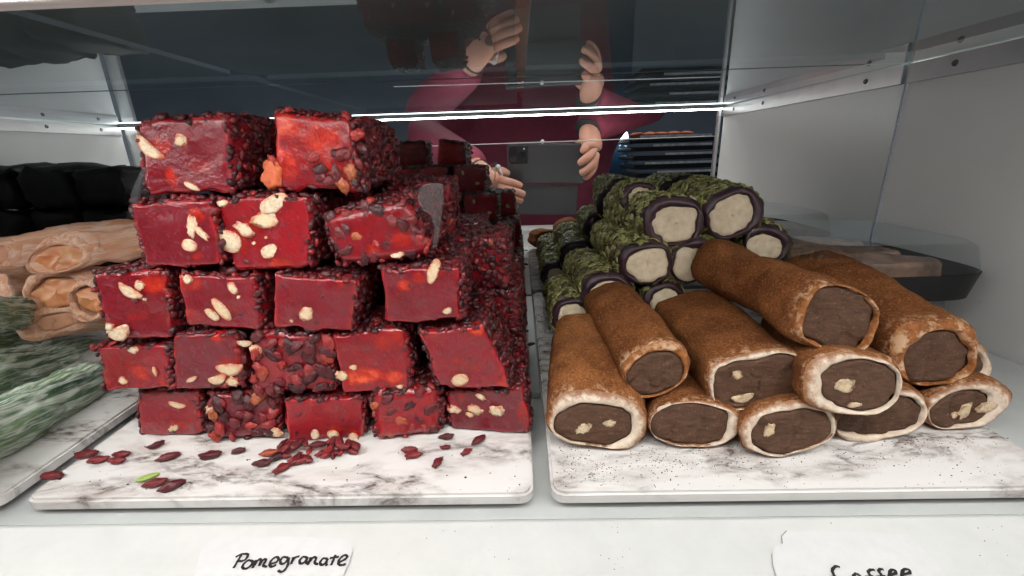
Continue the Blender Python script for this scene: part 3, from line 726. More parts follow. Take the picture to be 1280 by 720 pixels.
# ------------------------------------------------------------------ rolls
def sup(n, ex, hw, hh, rot, seed, wob=.05):
    """closed outline offsets (x,z)"""
    a = np.linspace(0, 2 * math.pi, n, endpoint=False)
    c, s = np.cos(a), np.sin(a)
    x = np.sign(c) * np.abs(c) ** (2 / ex) * hw; z = np.sign(s) * np.abs(s) ** (2 / ex) * hh
    k = 1 + wob * vnoise(np.stack([c * 1.3, s * 1.3, np.full(n, seed * .37)], 1), 1.1, seed) + wob * .5 * vnoise(np.stack([c * 3, s * 3, np.full(n, seed * .7)], 1), 1.2, seed + 3)
    x, z = x * k, z * k
    cr, sr = math.cos(rot), math.sin(rot)
    return np.stack([x * cr - z * sr, x * sr + z * cr], 1)
NS = 72
class Roll:
    def __init__(s, px, py, hw, hh, Y, bx, by, YB, rot=0., ex=2.5, seed=1, lean=.22, amp=.0012, bscale=1.0, wob=.06, turn=0.0, floor=None):
        s.cF = at(px, py, Y); s.cB = at(bx, by, YB); u = wpp(s.cF)
        s.hw, s.hh, s.rot, s.seed, s.lean, s.amp, s.bscale, s.turn = hw * u, hh * u, math.radians(rot), seed, lean, amp, bscale, turn
        s.out = sup(NS, ex, s.hw, s.hh, s.rot, seed, wob); s.floor = floor
        s.L = np.linalg.norm(s.cB - s.cF)
    def pl(s, off, k=1.0, dy=0.0):
        """front plane: offsets to world"""
        o = off * k
        return s.cF + np.stack([o[:, 0], s.lean * o[:, 1] + s.turn * o[:, 0] + dy, o[:, 1]], 1)
    def side(s, name, m=36, rub_w=.10):
        V, rc, rub = [], [], []
        prof = [(0.0, .955), (.012, .99), (.03, 1.0)] + [(t, 1.0) for t in np.linspace(.06, .94, m)] + [(.97, .97), (.99, .88), (1.0, .7), (1.0, .35)]
        ang = np.arctan2(s.out[:, 1], s.out[:, 0])
        for t, k in prof:
            kk = k * (1 + (s.bscale - 1) * t)
            le = (1 - t)
            c = s.cF + (s.cB - s.cF) * t
            o = s.out * kk
            P = c + np.stack([o[:, 0], (s.lean * o[:, 1] + s.turn * o[:, 0]) * le, o[:, 1]], 1)
            V.append(P); rc.append(np.stack([np.cos(ang), np.sin(ang), np.full(NS, t * s.L * 20)], 1)); rub.append(np.full(NS, max(0, 1 - t / rub_w)))
        V = np.concatenate(V); rc = np.concatenate(rc); rub = np.concatenate(rub)
        n = len(prof)
        rad = V - np.repeat(np.array([s.cF + (s.cB - s.cF) * t for t, _ in prof]), NS, 0)
        rad /= np.linalg.norm(rad, axis=1)[:, None] + 1e-9
        V = V + rad * (s.amp * (2.2 * fbm(V, 38, s.seed, 2) + .7 * fbm(V, 190, s.seed + 5, 3)))[:, None]
        Fc = [(i * NS + j, i * NS + (j + 1) % NS, (i + 1) * NS + (j + 1) % NS, (i + 1) * NS + j) for i in range(n - 1) for j in range(NS)]
        Fc.append(tuple((n - 1) * NS + j for j in range(NS)))
        s.V = V; s.nring = n
        return mesh(name, V, [f[::-1] for f in Fc], {'rc': rc, 'rub': rub})
    def ring(s, name, inner, steps=7, dy=-.0006, bulge=.0012, amp=.0009):
        V, rad = [], []
        ow = s.V[:NS]; iw = s.pl(inner)
        for i in range(steps + 1):
            t = i / steps; P = iw * (1 - t) + ow * t
            P[:, 1] += dy * (1 - t) - bulge * math.sin(t * math.pi) + (.001 if i == 0 else 0)
            V.append(P); rad.append(np.full(NS, t))
        V = np.concatenate(V); rad = np.concatenate(rad)
        V[:, 1] += amp * (fbm(V, 120, s.seed + 1, 3)) * np.clip((1 - rad) * 4, 0, 1)
        Fc = [(i * NS + j, i * NS + (j + 1) % NS, (i + 1) * NS + (j + 1) % NS, (i + 1) * NS + j) for i in range(steps) for j in range(NS)]
        a_ = np.tile(np.arctan2(s.out[:, 1], s.out[:, 0]), steps + 1)
        return mesh(name, V, Fc, {'rad': rad, 'rc': np.stack([np.cos(a_) * (.6 + .4 * rad), np.sin(a_) * (.6 + .4 * rad), 1 - rad], 1)})
    def disc(s, name, inner, steps=12, dy=-.0010, amp=.0012, crack=.0012):
        V = []
        c = inner.mean(0)
        for i in range(steps + 1):
            t = i / steps; o = c + (inner - c) * (t * .992 + .004)
            V.append(s.pl(o, 1, dy + (.0016 if i == steps else 0)))
        V = np.concatenate(V)
        n = fbm(V, 130, s.seed + 2, 3); ridge = np.clip(.10 - np.abs(fbm(V, 75, s.seed + 8, 2)), 0, .1) * 10
        V[:, 1] += amp * n + crack * ridge
        Fc = [(i * NS + j, i * NS + (j + 1) % NS, (i + 1) * NS + (j + 1) % NS, (i + 1) * NS + j) for i in range(steps) for j in range(NS)]
        Fc.append(tuple(range(NS)))
        return mesh(name, V, Fc)
    ik = 1.15
    def inner(s, px, py, hw, hh, rot=0., ex=2.3, wob=.15):
        u = wpp(s.cF); c = at(px, py, s.cF[1]) - s.cF
        o = sup(NS, ex, hw * u * s.ik, hh * u * s.ik * 1.03, math.radians(rot), s.seed + 31, wob) + np.array((c[0], c[2]))
        lim = s.out * .93                       # stay inside the outline
        a = np.linalg.norm(o, axis=1); ang = np.arctan2(o[:, 1], o[:, 0]); la = np.arctan2(lim[:, 1], lim[:, 0]); ll = np.linalg.norm(lim, axis=1)
        srt = np.argsort(la); L = np.interp(ang, la[srt], ll[srt], period=2 * math.pi)
        return o * np.minimum(1, L / (a + 1e-9))[:, None]

def coffee(lab, end, back, inn, nuts=(), seed=1, **kw):
    px, py, hw, hh, Y, rot = end; R = Roll(px, py, hw, hh, Y, *back, rot=rot, seed=seed, **kw)
    root = empty('coffee_roll', ((R.cF[0] + R.cB[0]) / 2, (R.cF[1] + R.cB[1]) / 2, min(R.cF[2], R.cB[2]) - R.hh))
    tag(root, lab, 'sweet', 'cocoa dusted coffee rolls in a pile')
    part('cocoa_coat', R.side('cocoa_coat'), COCOA, root)
    io = R.inner(*inn)
    part('nougat_layer', R.ring('nougat_layer', io, bulge=.0024 if kw.get('amp') else .0014), COCOA_RIM if (kw.get('amp') or seed == 12) else NOUGAT, root)
    part('filling', R.disc('filling', io), FILL, root)
    part('back_filling', R_back(R), FILL, root)
    u = wpp(R.cF)
    for kd, nx, ny, L, Wd, an in nuts:
        p = at(nx, ny, R.cF[1]); dz = p[2] - R.cF[2]; p[1] += R.lean * dz + R.turn * (p[0] - R.cF[0]) - .0012
        part('nut', nut_mesh(kd, p, L * u, Wd * u, math.radians(an), int(nx * 7 + ny)), NUT_C, root)
    return R
def R_back(R):
    c = R.cB + (R.cB - R.cF) / R.L * .0006
    o = R.out * .72 * R.bscale
    V = [c + np.array((0, .0006, 0))] + [c + np.array((x, 0.0, z)) for x, z in o]
    return mesh('back_filling', V, [(0, 1 + (j + 1) % NS, 1 + j) for j in range(NS)])

coffee('coffee roll at the corner of the pile next to the board gap', (747, 523, 62, 37, .183, -8), (736, 414, .265), (741, 531, 41, 23, -6, 2.6), [('f', 727, 533, 22, 12, 30), ('f', 761, 527, 15, 10, 20)], 11)
coffee('narrow coffee roll slanting over the corner roll', (820, 460, 43, 33, .196, 22), (757, 373, .288), (818, 468, 32, 24, 24, 2.2), [], 12, bscale=1.0)
coffee('bottom coffee roll with a plain brown oval face', (868, 529, 61, 29, .183, -2), (845, 440, .275), (857, 532, 47, 24, -3, 2.5), [], 13)
coffee('coffee roll with a square face and two cashew pieces', (945, 474, 59, 35, .190, 9), (858, 386, .290), (947, 477, 50, 28, 9, 3.2), [('f', 921, 468, 14, 11, -70), ('c', 924, 493, 28, 13, 12)], 14, ex=3.4)
coffee('bottom coffee roll pointing forward with one small nut', (987, 534, 60, 33, .176, 14), (945, 462, .262), (990, 538, 44, 24, 8, 2.2), [('f', 959, 536, 13, 19, -10)], 15)
coffee('coffee roll with thick white rim beneath the top roll', (1062, 478, 60, 38, .177, -4), (985, 410, .275), (1075, 481, 40, 25, -2, 2.6), [('f', 1052, 481, 26, 20, 20), ('f', 1062, 501, 16, 8, 0)], 16, ex=3.0)
coffee('flattened bottom coffee roll pressed under the thick-rimmed one', (1101, 521, 60, 33, .187, 10), (1040, 445, .28), (1097, 519, 46, 20, 8, 2.4), [], 17)
coffee('large coffee roll lying on top of the pile', (1049, 400, 50, 44, .192, -18), (894, 330, .302), (1048, 395, 37, 33, -20, 2.4), [], 18, amp=.0016)
coffee('large coffee roll on top nearest the side wall', (1168, 438, 55, 43, .203, 8), (1012, 337, .318), (1166, 447, 36, 29, 30, 2.2), [], 19, amp=.0016)
coffee('coffee roll peeking out under the big roll by the wall', (1196, 462, 40, 32, .207, 18), (1095, 385, .305), (1190, 464, 32, 24, 22, 2.2), [], 20)
coffee('bottom coffee roll nearest the wall with three cashew pieces', (1209, 506, 55, 29, .194, 10), (1115, 425, .295), (1201, 509, 34, 18, 8, 2.8), [('f', 1187, 516, 8, 8, 0), ('f', 1201, 511, 13, 22, -15), ('f', 1230, 507, 24, 14, 15)], 21, ex=2.1)

# pistachio rolls
def flake_shapes():
    r = []
    for k in range(4):
        n = 5; V = []
        wd = .34 + .09 * k; cv = .10 + .06 * k
        for i in range(n):
            t = i / (n - 1) * 2 - 1; wq = wd * math.sqrt(max(0, 1 - t * t * .96))
            V += [(t, -wq, -cv * t * t), (t, wq, -cv * t * t + .05)]
        Fc = [(2 * i, 2 * i + 2, 2 * i + 3, 2 * i + 1) for i in range(n - 1)]
        V = np.array(V); m = len(V); V2 = V.copy(); V2[:, 2] -= .16
        Fc = Fc + [tuple(x + m for x in f[::-1]) for f in Fc] + [(0, 2 * 0 + m, 1 + m, 1)]
        for i in range(n - 1): Fc += [(2 * i, 2 * i + m, 2 * i + 2 + m, 2 * i + 2), (2 * i + 1, 2 * i + 3, 2 * i + 3 + m, 2 * i + 1 + m)]
        r.append((np.concatenate([V, V2]), np.array(Fc)))
    return r
FLK = flake_shapes()
def pistachio(lab, end, back, inn, seed, n=1000, **kw):
    px, py, hw, hh, Y, rot = end; R = Roll(px, py, hw, hh, Y, *back, rot=rot, seed=seed, lean=kw.pop('lean', .15), amp=.0008, **kw)
    root = empty('pistachio_roll', ((R.cF[0] + R.cB[0]) / 2, (R.cF[1] + R.cB[1]) / 2, min(R.cF[2], R.cB[2]) - R.hh))
    tag(root, lab, 'sweet', 'pistachio coated rolls behind the coffee rolls')
    R.ik = .97
    me = R.side('grape_layer', 24); part('grape_layer', me, PURPLE, root)
    io = R.inner(*inn)
    part('grape_ring', R.ring('grape_ring', io, 6, -.0004, .0012, .0010), PURPLE, root)
    part('cream_filling', R.disc('cream_filling', io, 10, -.0008, .0010, .0008), CREAM, root)
    # the cream core shows again at the far end
    o = io * .9; c = R.cB + np.array((0, .0022, 0))
    V = np.concatenate([[c + np.array((o[:, 0].mean(), 0, o[:, 1].mean()))], np.stack([c[0] + o[:, 0], np.full(NS, c[1] - .0006), c[2] + o[:, 1]], 1)])
    part('back_filling', mesh('back_filling', V, [(0, 1 + (j + 1) % NS, 1 + j) for j in range(NS)]), CREAM, root)
    rng = random.Random(seed); acc = Acc()
    axis = (R.cB - R.cF) / R.L
    cnt = R.nring - 5
    for k in range(int(n * .9)):
        i = rng.random() * (cnt - 2) + 2; j = rng.randrange(NS); i0 = int(i)
        p = R.V[i0 * NS + j] * (1 - (i - i0)) + R.V[(i0 + 1) * NS + j] * (i - i0)
        cen = R.cF + axis * np.dot(p - R.cF, axis); nrm = p - cen; nrm /= np.linalg.norm(nrm)
        tilt = nrm + np.array([rng.gauss(0, .17) for _ in range(3)])
        t1 = axis + .55 * np.array([rng.gauss(0, 1) for _ in range(3)]); z = tilt / np.linalg.norm(tilt); x = t1 - z * np.dot(t1, z); x /= np.linalg.norm(x); y = np.cross(z, x)
        s = .0044 * rng.uniform(.5, 1.2); V, Fc = FLK[rng.randrange(4)]
        acc.add((V * s) @ np.stack([x, y, z], 0) + p + nrm * rng.uniform(.0, .0010), Fc, rng.betavariate(1.3, 1.4))
    part('pistachio_slivers', acc.mesh('pistachio_slivers'), FLAKE, root, kind='stuff')
    return R
pistachio('upper pistachio roll with an oval cream face, topmost but one', (842, 277, 38, 31, .312, -4), (780, 258, .408), (843, 279, 29, 22, -2), 31, 1300)
pistachio('pistachio roll with a slanted cream face nearest the side wall on top', (917, 267, 37, 31, .318, 22), (862, 246, .41), (914, 270, 29, 22, 24), 32, 1300)
pistachio('pistachio roll below the topmost ones with a bell-shaped cream face', (808, 329, 34, 27, .300, 4), (764, 292, .402), (808, 331, 26, 20, 2), 33, 1200)
pistachio('pistachio roll half hidden behind the big coffee roll by the wall', (960, 304, 30, 23, .325, -14), (930, 286, .41), (956, 309, 22, 15, -14), 34)
pistachio('pistachio roll squeezed between the topmost ones and the top coffee roll', (866, 326, 30, 26, .306, 30), (835, 300, .402), (862, 330, 22, 20, 30), 35)
pistachio('pistachio roll lying straight behind the narrow coffee roll', (760, 372, 35, 32, .296, 0), (730, 333, .405), (760, 372, 25, 22, 0), 36, 1300, ex=2.2)
pistachio('pistachio roll on the board beside the gap, behind the corner coffee roll', (716, 396, 27, 25, .288, 0), (700, 360, .398), (716, 396, 19, 17, 0), 37, 1100, ex=2.2)
pistachio('pistachio roll buried deep between two coffee rolls', (832, 374, 26, 22, .298, 20), (800, 340, .40), (830, 376, 18, 14, 20), 38)
pistachio('pistachio roll at the very top against the mirror', (800, 247, 24, 20, .352, 0), (784, 243, .408), (800, 247, 15, 12, 0), 39)

# dusty green strips and apricot rolls
def strip(name, lab, cat, group, e0, e1, hw, hh, mat, seed, rot=0., endmat=None, inn=None, **kw):
    px, py, Y = e0; R = Roll(px, py, hw, hh, Y, *e1, rot=rot, seed=seed, **kw)
    root = empty(name, ((R.cF[0] + R.cB[0]) / 2, (R.cF[1] + R.cB[1]) / 2, min(R.cF[2], R.cB[2]) - R.hh)); tag(root, lab, cat, group)
    part('dusted_skin', R.side('dusted_skin', 50), mat, root)
    io = R.inner(*inn) if inn else R.out * .55
    part('end_fold', R.ring('end_fold', io, 6, .0, .0012, .0030), mat, root)
    part('core', R.disc('core', io, 8, .0030 if endmat else .0, .0040 if endmat else .003, .0), endmat or mat, root)
    return R
GS = 'dusty green strips on their own board'
def gstrip(lab, c0, c1, h, seed, ext=.7, bs=.8):
    P0, P1 = at(*c0), at(*c1); S = P0 - (P1 - P0) * ext
    R = Roll(640, 360, h, h, .2, 640, 360, .3, 0., 2.3, seed, .1, .0024, bs, .12)
    u = wpp(P0); k = h * u / R.hw; R.out = R.out * k; R.hw = R.hh = h * u; R.cF, R.cB = S, P1; R.L = np.linalg.norm(P1 - S)
    root = empty('green_delight_strip', tuple((S + P1) / 2 - np.array((0, 0, h * u)))); tag(root, lab, 'sweet', GS)
    part('dusted_skin', R.side('dusted_skin', 60), GREENP, root)
    io = R.out * .55
    part('end_fold', R.ring('end_fold', io, 6, .0, .0012, .0024), GREENP, root); part('core', R.disc('core', io, 8, .0, .002, .0), GREENP, root)
gstrip('long green strip lying nearest the bare marble', (0, 531, .186), (126, 474, .252), 39, 51)
gstrip('second green strip, lying behind the nearest one', (0, 468, .236), (112, 434, .318), 29, 52)
gstrip('thin dark green strip glimpsed above the second one', (0, 424, .268), (66, 413, .33), 19, 53, .6)
gstrip('uppermost green strip with a blunt tip below the apricot rolls', (0, 391, .252), (34, 390, .283), 25, 54, 1.2, .72)
PS = 'apricot rolls stacked behind the green strips'
strip('apricot_roll', 'apricot roll with an open glossy end, on top', 'sweet', PS, (78, 322, .285), (225, 292, .325), 34, 24, PEACHP, 61, 12, PEACH_IN, (72, 324, 22, 14, 10), amp=.0028, ex=2.3, turn=.35, wob=.16)
strip('apricot_roll', 'pale dusty apricot roll at the top, furthest back', 'sweet', PS, (-20, 322, .31), (170, 292, .365), 40, 22, PEACHP, 62, 8, amp=.0028, ex=2.4, turn=.3)
strip('apricot_roll', 'glossy short apricot roll below the open-ended one', 'sweet', PS, (72, 366, .285), (190, 352, .325), 34, 26, PEACHP, 63, -6, PEACH_IN, (68, 367, 21, 17, 0), amp=.0022, ex=2.8, turn=.3, wob=.14)
strip('apricot_roll', 'crumpled apricot roll wedged against the red stack', 'sweet', PS, (108, 376, .27), (205, 356, .31), 24, 26, PEACHP, 64, 20, PEACH_IN, (108, 377, 13, 15, 20), amp=.003, ex=2.3, turn=.2)
strip('apricot_roll', 'brownish apricot roll lying lowest, above the green strips', 'sweet', PS, (70, 402, .275), (190, 398, .315), 36, 18, PEACHP, 65, 4, amp=.0028, ex=2.3, turn=.3)
strip('apricot_roll', 'apricot roll at the picture edge under the pale dusty one', 'sweet', PS, (-30, 362, .285), (60, 352, .36), 44, 22, PEACHP, 66, 4, PEACH_IN, amp=.0028, ex=2.4, turn=.2)

# stack seen only in the mirror, its unlit backs put into a black colour
kx = 0
for r, z0 in enumerate((zb(.3), zb(.3) + .046, zb(.3) + .092)):
    for c in range(3):
        x0 = -.665 + c * .066 + .004 * r; h = .045 if r < 2 else .054 - .003 * c
        B = Block([(x0, 0.235, z0 + h), (x0 + .063, .235, z0 + h - .002), (x0 + .063, .235, z0), (x0, .235, z0)], .10, 700 + kx, .34, .0042); kx += 1
        o = obj('unlit_delight', B.body('unlit_delight', hi=False), UNLIT)
        tag(o, 'sweet slab in the mirrored stack, its unlit back put into the colour', 'sweet', 'sweet slabs coloured as unlit backs in the mirror')

# ------------------------------------------------------------------ clear-lidded trays by the wall
PINK = m_noisy('pink_filling', (.08, .045, .03), (.48, .27, .17), 60, .5, .3)
def lid_tray(lab, cx, cy, z, wx, wy, rot, mats, lidh, content=True):
    e = empty('lidded_tray', (cx, cy, z)); e.rotation_euler = (0, 0, rot); tag(e, lab, 'tray', 'lidded trays stacked beside the wall')
    def shell(name, w0, w1, h0, h1, mat, n=64, th=.0008, top=False):
        V, Fc = [], []
        prof = [(w0, h0), (w1, h1)] if not top else [(w0, h0), (w1, h1 - .003), (w1 - .004, h1)]
        for (k, hh) in prof:
            o = sup(n, 5, wx / 2 + k, wy / 2 + k, 0, 1, 0.0)
            V += [(x, y, hh) for x, y in o]
        for i in range(len(prof) - 1):
            Fc += [(i * n + j, i * n + (j + 1) % n, (i + 1) * n + (j + 1) % n, (i + 1) * n + j) for j in range(n)]
        Fc.append(tuple(range(n))[::-1] if not top else tuple((len(prof) - 1) * n + j for j in range(n)))
        return obj(name, mesh(name, V, Fc, smooth=False), mat, e)
    shell('base', -.003, 0, 0, .019, mats)
    shell('lid', -.0005, -.004, .0192, .0172 + lidh, PLASTIC, top=True)
    if content:
        for k in range(3):
            hx, y0, y1 = wx * .36, (k - 1.5) * wy * .28 + .002, (k - .5) * wy * .28 - .002
            Bk = Block([(-hx, y0, .027), (hx * .8, y0, .025), (hx * .8, y0, .008), (-hx, y0, .008)], y1 - y0, 800 + k, .3, .0022)
            obj('filled_sweet', Bk.body('filled_sweet', hi=False), PINK, e)
    return e
tb = zb(.36) - .0093
LOWER = m_glass((.86, .88, .88), .8, .03)
lid_tray('empty clear plastic tray under the black one by the wall', .262, .348, tb, .120, .112, 0.0, LOWER, .022, False)
lid_tray('black tray with clear lid resting by the wall beside the coffee rolls', .262, .345, tb + .0405, .128, .128, 0.0, DARKP, .022)

# ------------------------------------------------------------------ cards with handwriting on the ledge
ZLG = -.1505
def flat_poly(name, pts, z, mat, th=.0004, parent=None):
    n = len(pts); V = [(x, y, z) for x, y in pts] + [(x, y, z - th) for x, y in pts]
    Fc = [tuple(range(n)), tuple(range(n, 2 * n))[::-1]] + [(j, (j + 1) % n, n + (j + 1) % n, n + j)[::-1] for j in range(n)]
    return obj(name, mesh(name, V, Fc, smooth=False), mat, parent)
def onledge(pts, z): return [tuple(at_z(x, y, z)[:2]) for x, y in pts]
def ribbon(name, strokes, wid, z, mat, parent):
    V, Fc = [], []
    for st_ in strokes:
        P = [np.array(p, float) for p in st_]
        Q = []
        for i in range(len(P) - 1):
            p0, p1, p2, p3 = P[max(i - 1, 0)], P[i], P[i + 1], P[min(i + 2, len(P) - 1)]
            for t in np.linspace(0, 1, 7)[:-1 if i < len(P) - 2 else None]:
                Q.append(.5 * (2 * p1 + (p2 - p0) * t + (2 * p0 - 5 * p1 + 4 * p2 - p3) * t * t + (3 * p1 - p0 - 3 * p2 + p3) * t ** 3))
        Q = np.array([at_z(x, y, z) for x, y in Q]); u = wpp(Q[0]) * 1.12; h = wid * u / 2
        b = len(V)
        for i, q in enumerate(Q):
            t = Q[min(i + 1, len(Q) - 1)] - Q[max(i - 1, 0)]; t /= np.linalg.norm(t) + 1e-9; nr = np.array((-t[1], t[0], 0))
            k = h * (.62 if i in (0, len(Q) - 1) else 1) * (1 + .12 * math.sin(i * 1.3))
            V += [q + nr * k + np.array((0, 0, 1e-5 * len(Fc) * .01)), q - nr * k]
        Fc += [(b + 2 * i, b + 2 * i + 1, b + 2 * i + 3, b + 2 * i + 2) for i in range(len(Q) - 1)]
    return obj(name, mesh(name, V, Fc, smooth=False), mat, parent)
def zs(strokes, x0, y0, k): return [[(x0 + x / k, y0 + y / k) for x, y in s] for s in strokes]
cardA = flat_poly('name_card', onledge([(262, 672), (300, 671), (380, 671), (426, 674), (434, 677), (439, 683), (440, 690), (437, 700), (431, 715), (424, 735), (300, 737), (240, 736), (250, 690)], ZLG + .0009), ZLG + .0009, CARD)
tag(cardA, 'white card reading Pomegranate in black marker on the ledge', 'card', 'handwritten name cards on the ledge')
POM = [[(185,292),(215,242),(242,198)], [(200,212),(240,192),(282,188),(290,200),(275,226),(248,240),(225,240)],
 [(322,240),(292,236),(258,264),(252,288),(275,296),(308,276),(325,248),(318,238)],
 [(325,292),(335,262),(348,232)], [(336,275),(358,240),(378,226),(384,238),(372,278)], [(372,275),(394,240),(414,226),(420,238),(402,272),(430,283)],
 [(452,262),(496,248),(513,224),(496,210),(464,232),(448,264),(464,282),(497,266)],
 [(582,216),(548,212),(526,238),(536,262),(566,248),(586,214)], [(586,214),(580,270),(550,312),(524,318),(510,306)],
 [(604,264),(612,240),(622,210)], [(610,244),(636,214),(666,206)],
 [(720,215),(692,210),(666,238),(676,260),(706,244),(724,212)], [(724,212),(714,250),(736,264)],
 [(728,264),(738,240),(748,212)], [(736,248),(770,212),(786,222),(776,252),(802,266)],
 [(868,224),(838,222),(816,250),(828,270),(854,254),(872,222)], [(872,222),(860,252),(864,276)],
 [(928,194),(908,242),(894,272)], [(886,220),(918,214),(952,210)],
 [(950,252),(996,228),(1012,206),(990,198),(956,228),(948,258),(968,271),(1003,262)]]
ribbon('handwriting', zs(POM, 260, 660, 5.818), 2.9, ZLG + .0012, INK, cardA)
cardB = flat_poly('name_card', onledge([(984, 664), (1060, 664), (1135, 668), (1150, 682), (1172, 705), (1192, 735), (980, 737), (972, 725), (966, 706), (965, 692), (969, 684), (978, 679), (977, 670)], ZLG + .0009), ZLG + .0009, CARD)
tag(cardB, 'white card reading Coffee in black marker, cut off by the frame', 'card', 'handwritten name cards on the ledge')
COF = [[(512,302),(486,296),(464,318),(470,345),(488,372),(520,392)], [(620,340),(600,356),(604,392),(636,396),(645,366),(620,340)], [(735,320),(708,318),(692,334),(706,358),(704,410)], [(672,366),(730,360)],
 [(792,318),(770,314),(760,330),(776,352),(778,410)], [(742,366),(806,358)], [(828,352),(868,340),(862,320),(838,322),(828,350),(836,392),(872,392)], [(908,348),(958,338),(950,316),(920,318),(908,348),(922,390),(960,388)]]
ribbon('handwriting', zs(COF, 950, 650, 5.12), 3.1, ZLG + .0012, INK, cardB)
# dark line drawn as the card's edge shadow, and small crumbs on the ledge
tube('card_shadow_line', [at_z(x, y, ZLG + .0013) for x, y in ((983, 663.5), (977, 670), (978, 679))], .00012, m_plain('card_shadow_edge', (.25, .25, .25), .8), cardB and None)
bpy.data.objects['card_shadow_line'].parent = cardB
rng = random.Random(9); acc = Acc()
for k in range(46):
    px, py = (rng.gauss(*rng.choice(((765, 12), (1235, 12), (1060, 60), (590, 60)))), rng.uniform(652, 712))
    s = rng.uniform(.00008, .0003); acc.add(ICO1[0] * s * np.array((1, .7, .5)) + at_z(px, py, ZLG + s * .4), ICO1[1], .1)
tag(obj('ledge_crumbs', acc.mesh('ledge_crumbs'), CRUMB), 'dark crumbs dotted over the white ledge', 'crumbs', kind='stuff')

# ------------------------------------------------------------------ the photographer, seen in the mirror
SKIN = m_noisy('skin', (.46, .23, .16), (.55, .29, .21), 90, .45, .1, Subsurface_Weight=.3, Subsurface_Radius=(.006, .003, .002))
JACKET = m_noisy('burgundy_jacket', (.15, .015, .036), (.20, .021, .050), 60, .75, .3, .002)
CUFF = m_noisy('black_cuff', (.01, .01, .011), (.02, .02, .021), 90, .8, .2)
HAIR = m_noisy('dark_hair', (.012, .009, .007), (.03, .022, .016), 150, .6, .5)
TROU = m_noisy('dark_trousers', (.012, .013, .017), (.022, .024, .03), 80, .8, .2)
def skin(name, chains, mat, parent, sub=2, root=None):
    V, E, Rr = [], [], []; key = {}
    for ch in chains:
        prev = None
        for p, r in ch:
            k = tuple(round(float(c), 5) for c in p)
            if k not in key: key[k] = len(V); V.append(k); Rr.append(r)
            i = key[k]
            if prev is not None and prev != i: E.append((prev, i))
            prev = i
    me = bpy.data.meshes.new(name); me.from_pydata(V, E, []); me.update()
    o = obj(name, me, mat, parent)
    m = o.modifiers.new('skin', 'SKIN'); m.use_smooth_shade = True
    for i, sv in enumerate(me.skin_vertices[0].data):
        rr_ = Rr[i] if hasattr(Rr[i], '__len__') else (Rr[i], Rr[i])
        sv.radius = rr_
    # one root for each separate chain
    par = list(range(len(V)))
    def find(a):
        while par[a] != a: a = par[a]
        return a
    for a, b in E: par[find(a)] = find(b)
    seen = set()
    for i in range(len(V)):
        f = find(i)
        me.skin_vertices[0].data[i].use_root = f not in seen
        seen.add(f)
    s_ = o.modifiers.new('smooth', 'SUBSURF'); s_.levels = sub; s_.render_levels = sub
    return o
per = empty('person', (.03, -.36, -1.05)); tag(per, 'photographer in a burgundy jacket holding a phone, reflected in the mirror', 'person')
off = Vector((-.03, .36, 1.05))
A_ = lambda *p: np.array(p, float)
wl = mir(598, 214, -.012); wr = mir(733, 164, -.006)      # wrists
el = A_(-.215, -.15, .045); er = A_(.30, -.16, .10)
shl, shr = A_(-.15, -.34, .10), A_(.22, -.34, .10); ch = A_(.035, -.34, .02)
pl_ = mir(615, 229, .006); pr_ = mir(741, 181, .004)      # palms
body = [[(A_(.035, -.37, -.25), .05), (ch, .05), (A_(.035, -.34, .16), .055), (A_(.035, -.33, .21), .05), (A_(.035, -.31, .27), (.075, .085)), (A_(.035, -.30, .34), (.075, .09)), (A_(.035, -.305, .40), (.055, .06))],
        [(ch, .05), (shl, .04), (el, .038), (wl, (.021, .026)), (pl_, (.016, .030)), (mir(623, 234, .008), (.012, .028))],
        [(ch, .05), (shr, .04), (er, .038), (wr, (.022, .024)), (pr_, (.020, .026)), (mir(742, 190, .008), (.015, .026))]]
def finger(pts, r): return [(mir(x, y, Y), r * k) for (x, y, Y), k in zip(pts, (1.05, 1.0, .95, .82))]
body += [finger(((619, 222, .010), (631, 226, .016), (643, 229, .017), (653, 233, .013)), .0082),
         finger(((620, 230, .010), (634, 236, .017), (647, 240, .018), (657, 244, .014)), .0084),
         finger(((619, 238, .009), (633, 245, .016), (645, 248, .017), (654, 252, .013)), .0080),
         finger(((617, 245, .007), (629, 252, .013), (640, 256, .014), (648, 259, .011)), .0068),
         finger(((612, 217, .0), (622, 213, .004), (629, 214, .002), (636, 218, -.008)), .0088),
         finger(((741, 174, .008), (736, 180, .017), (730, 186, .018), (727, 192, .014)), .0082),
         finger(((744, 182, .009), (738, 193, .018), (729, 201, .018), (722, 206, .014)), .0084),
         finger(((746, 190, .008), (742, 203, .016), (733, 213, .016), (724, 217, .013)), .0080),
         finger(((745, 196, .006), (742, 212, .012), (735, 220, .012), (729, 224, .010)), .0068),
         finger(((733, 176, -.004), (726, 178, -.012), (721, 184, -.015), (716, 190, -.014)), .0088)]
b_ = skin('body', body, SKIN, per); b_.location = off
jk = skin('jacket', [[(A_(.035, -.37, -.62), (.19, .14)), (A_(.035, -.36, -.30), (.19, .14)), (ch, (.19, .13)), (A_(.035, -.345, .12), (.10, .08))],
    [(ch, (.19, .13)), (shl, .070), (el, .046), (mir(590, 205, -.03), .034), (mir(596, 212, -.016), .031)],
    [(ch, (.19, .13)), (shr, .070), (er, .046), (mir(741, 156, -.02), .034), (mir(735, 161, -.010), .034)]], JACKET, per); jk.location = off
cf = skin('cuff', [[(mir(595, 211, -.018), .031), (mir(599, 215, -.011), .028)]], CUFF, per, 2); cf.location = off
cf = skin('cuff', [[(mir(736, 160, -.012), .032), (mir(733, 165, -.005), .029)]], CUFF, per, 2); cf.location = off
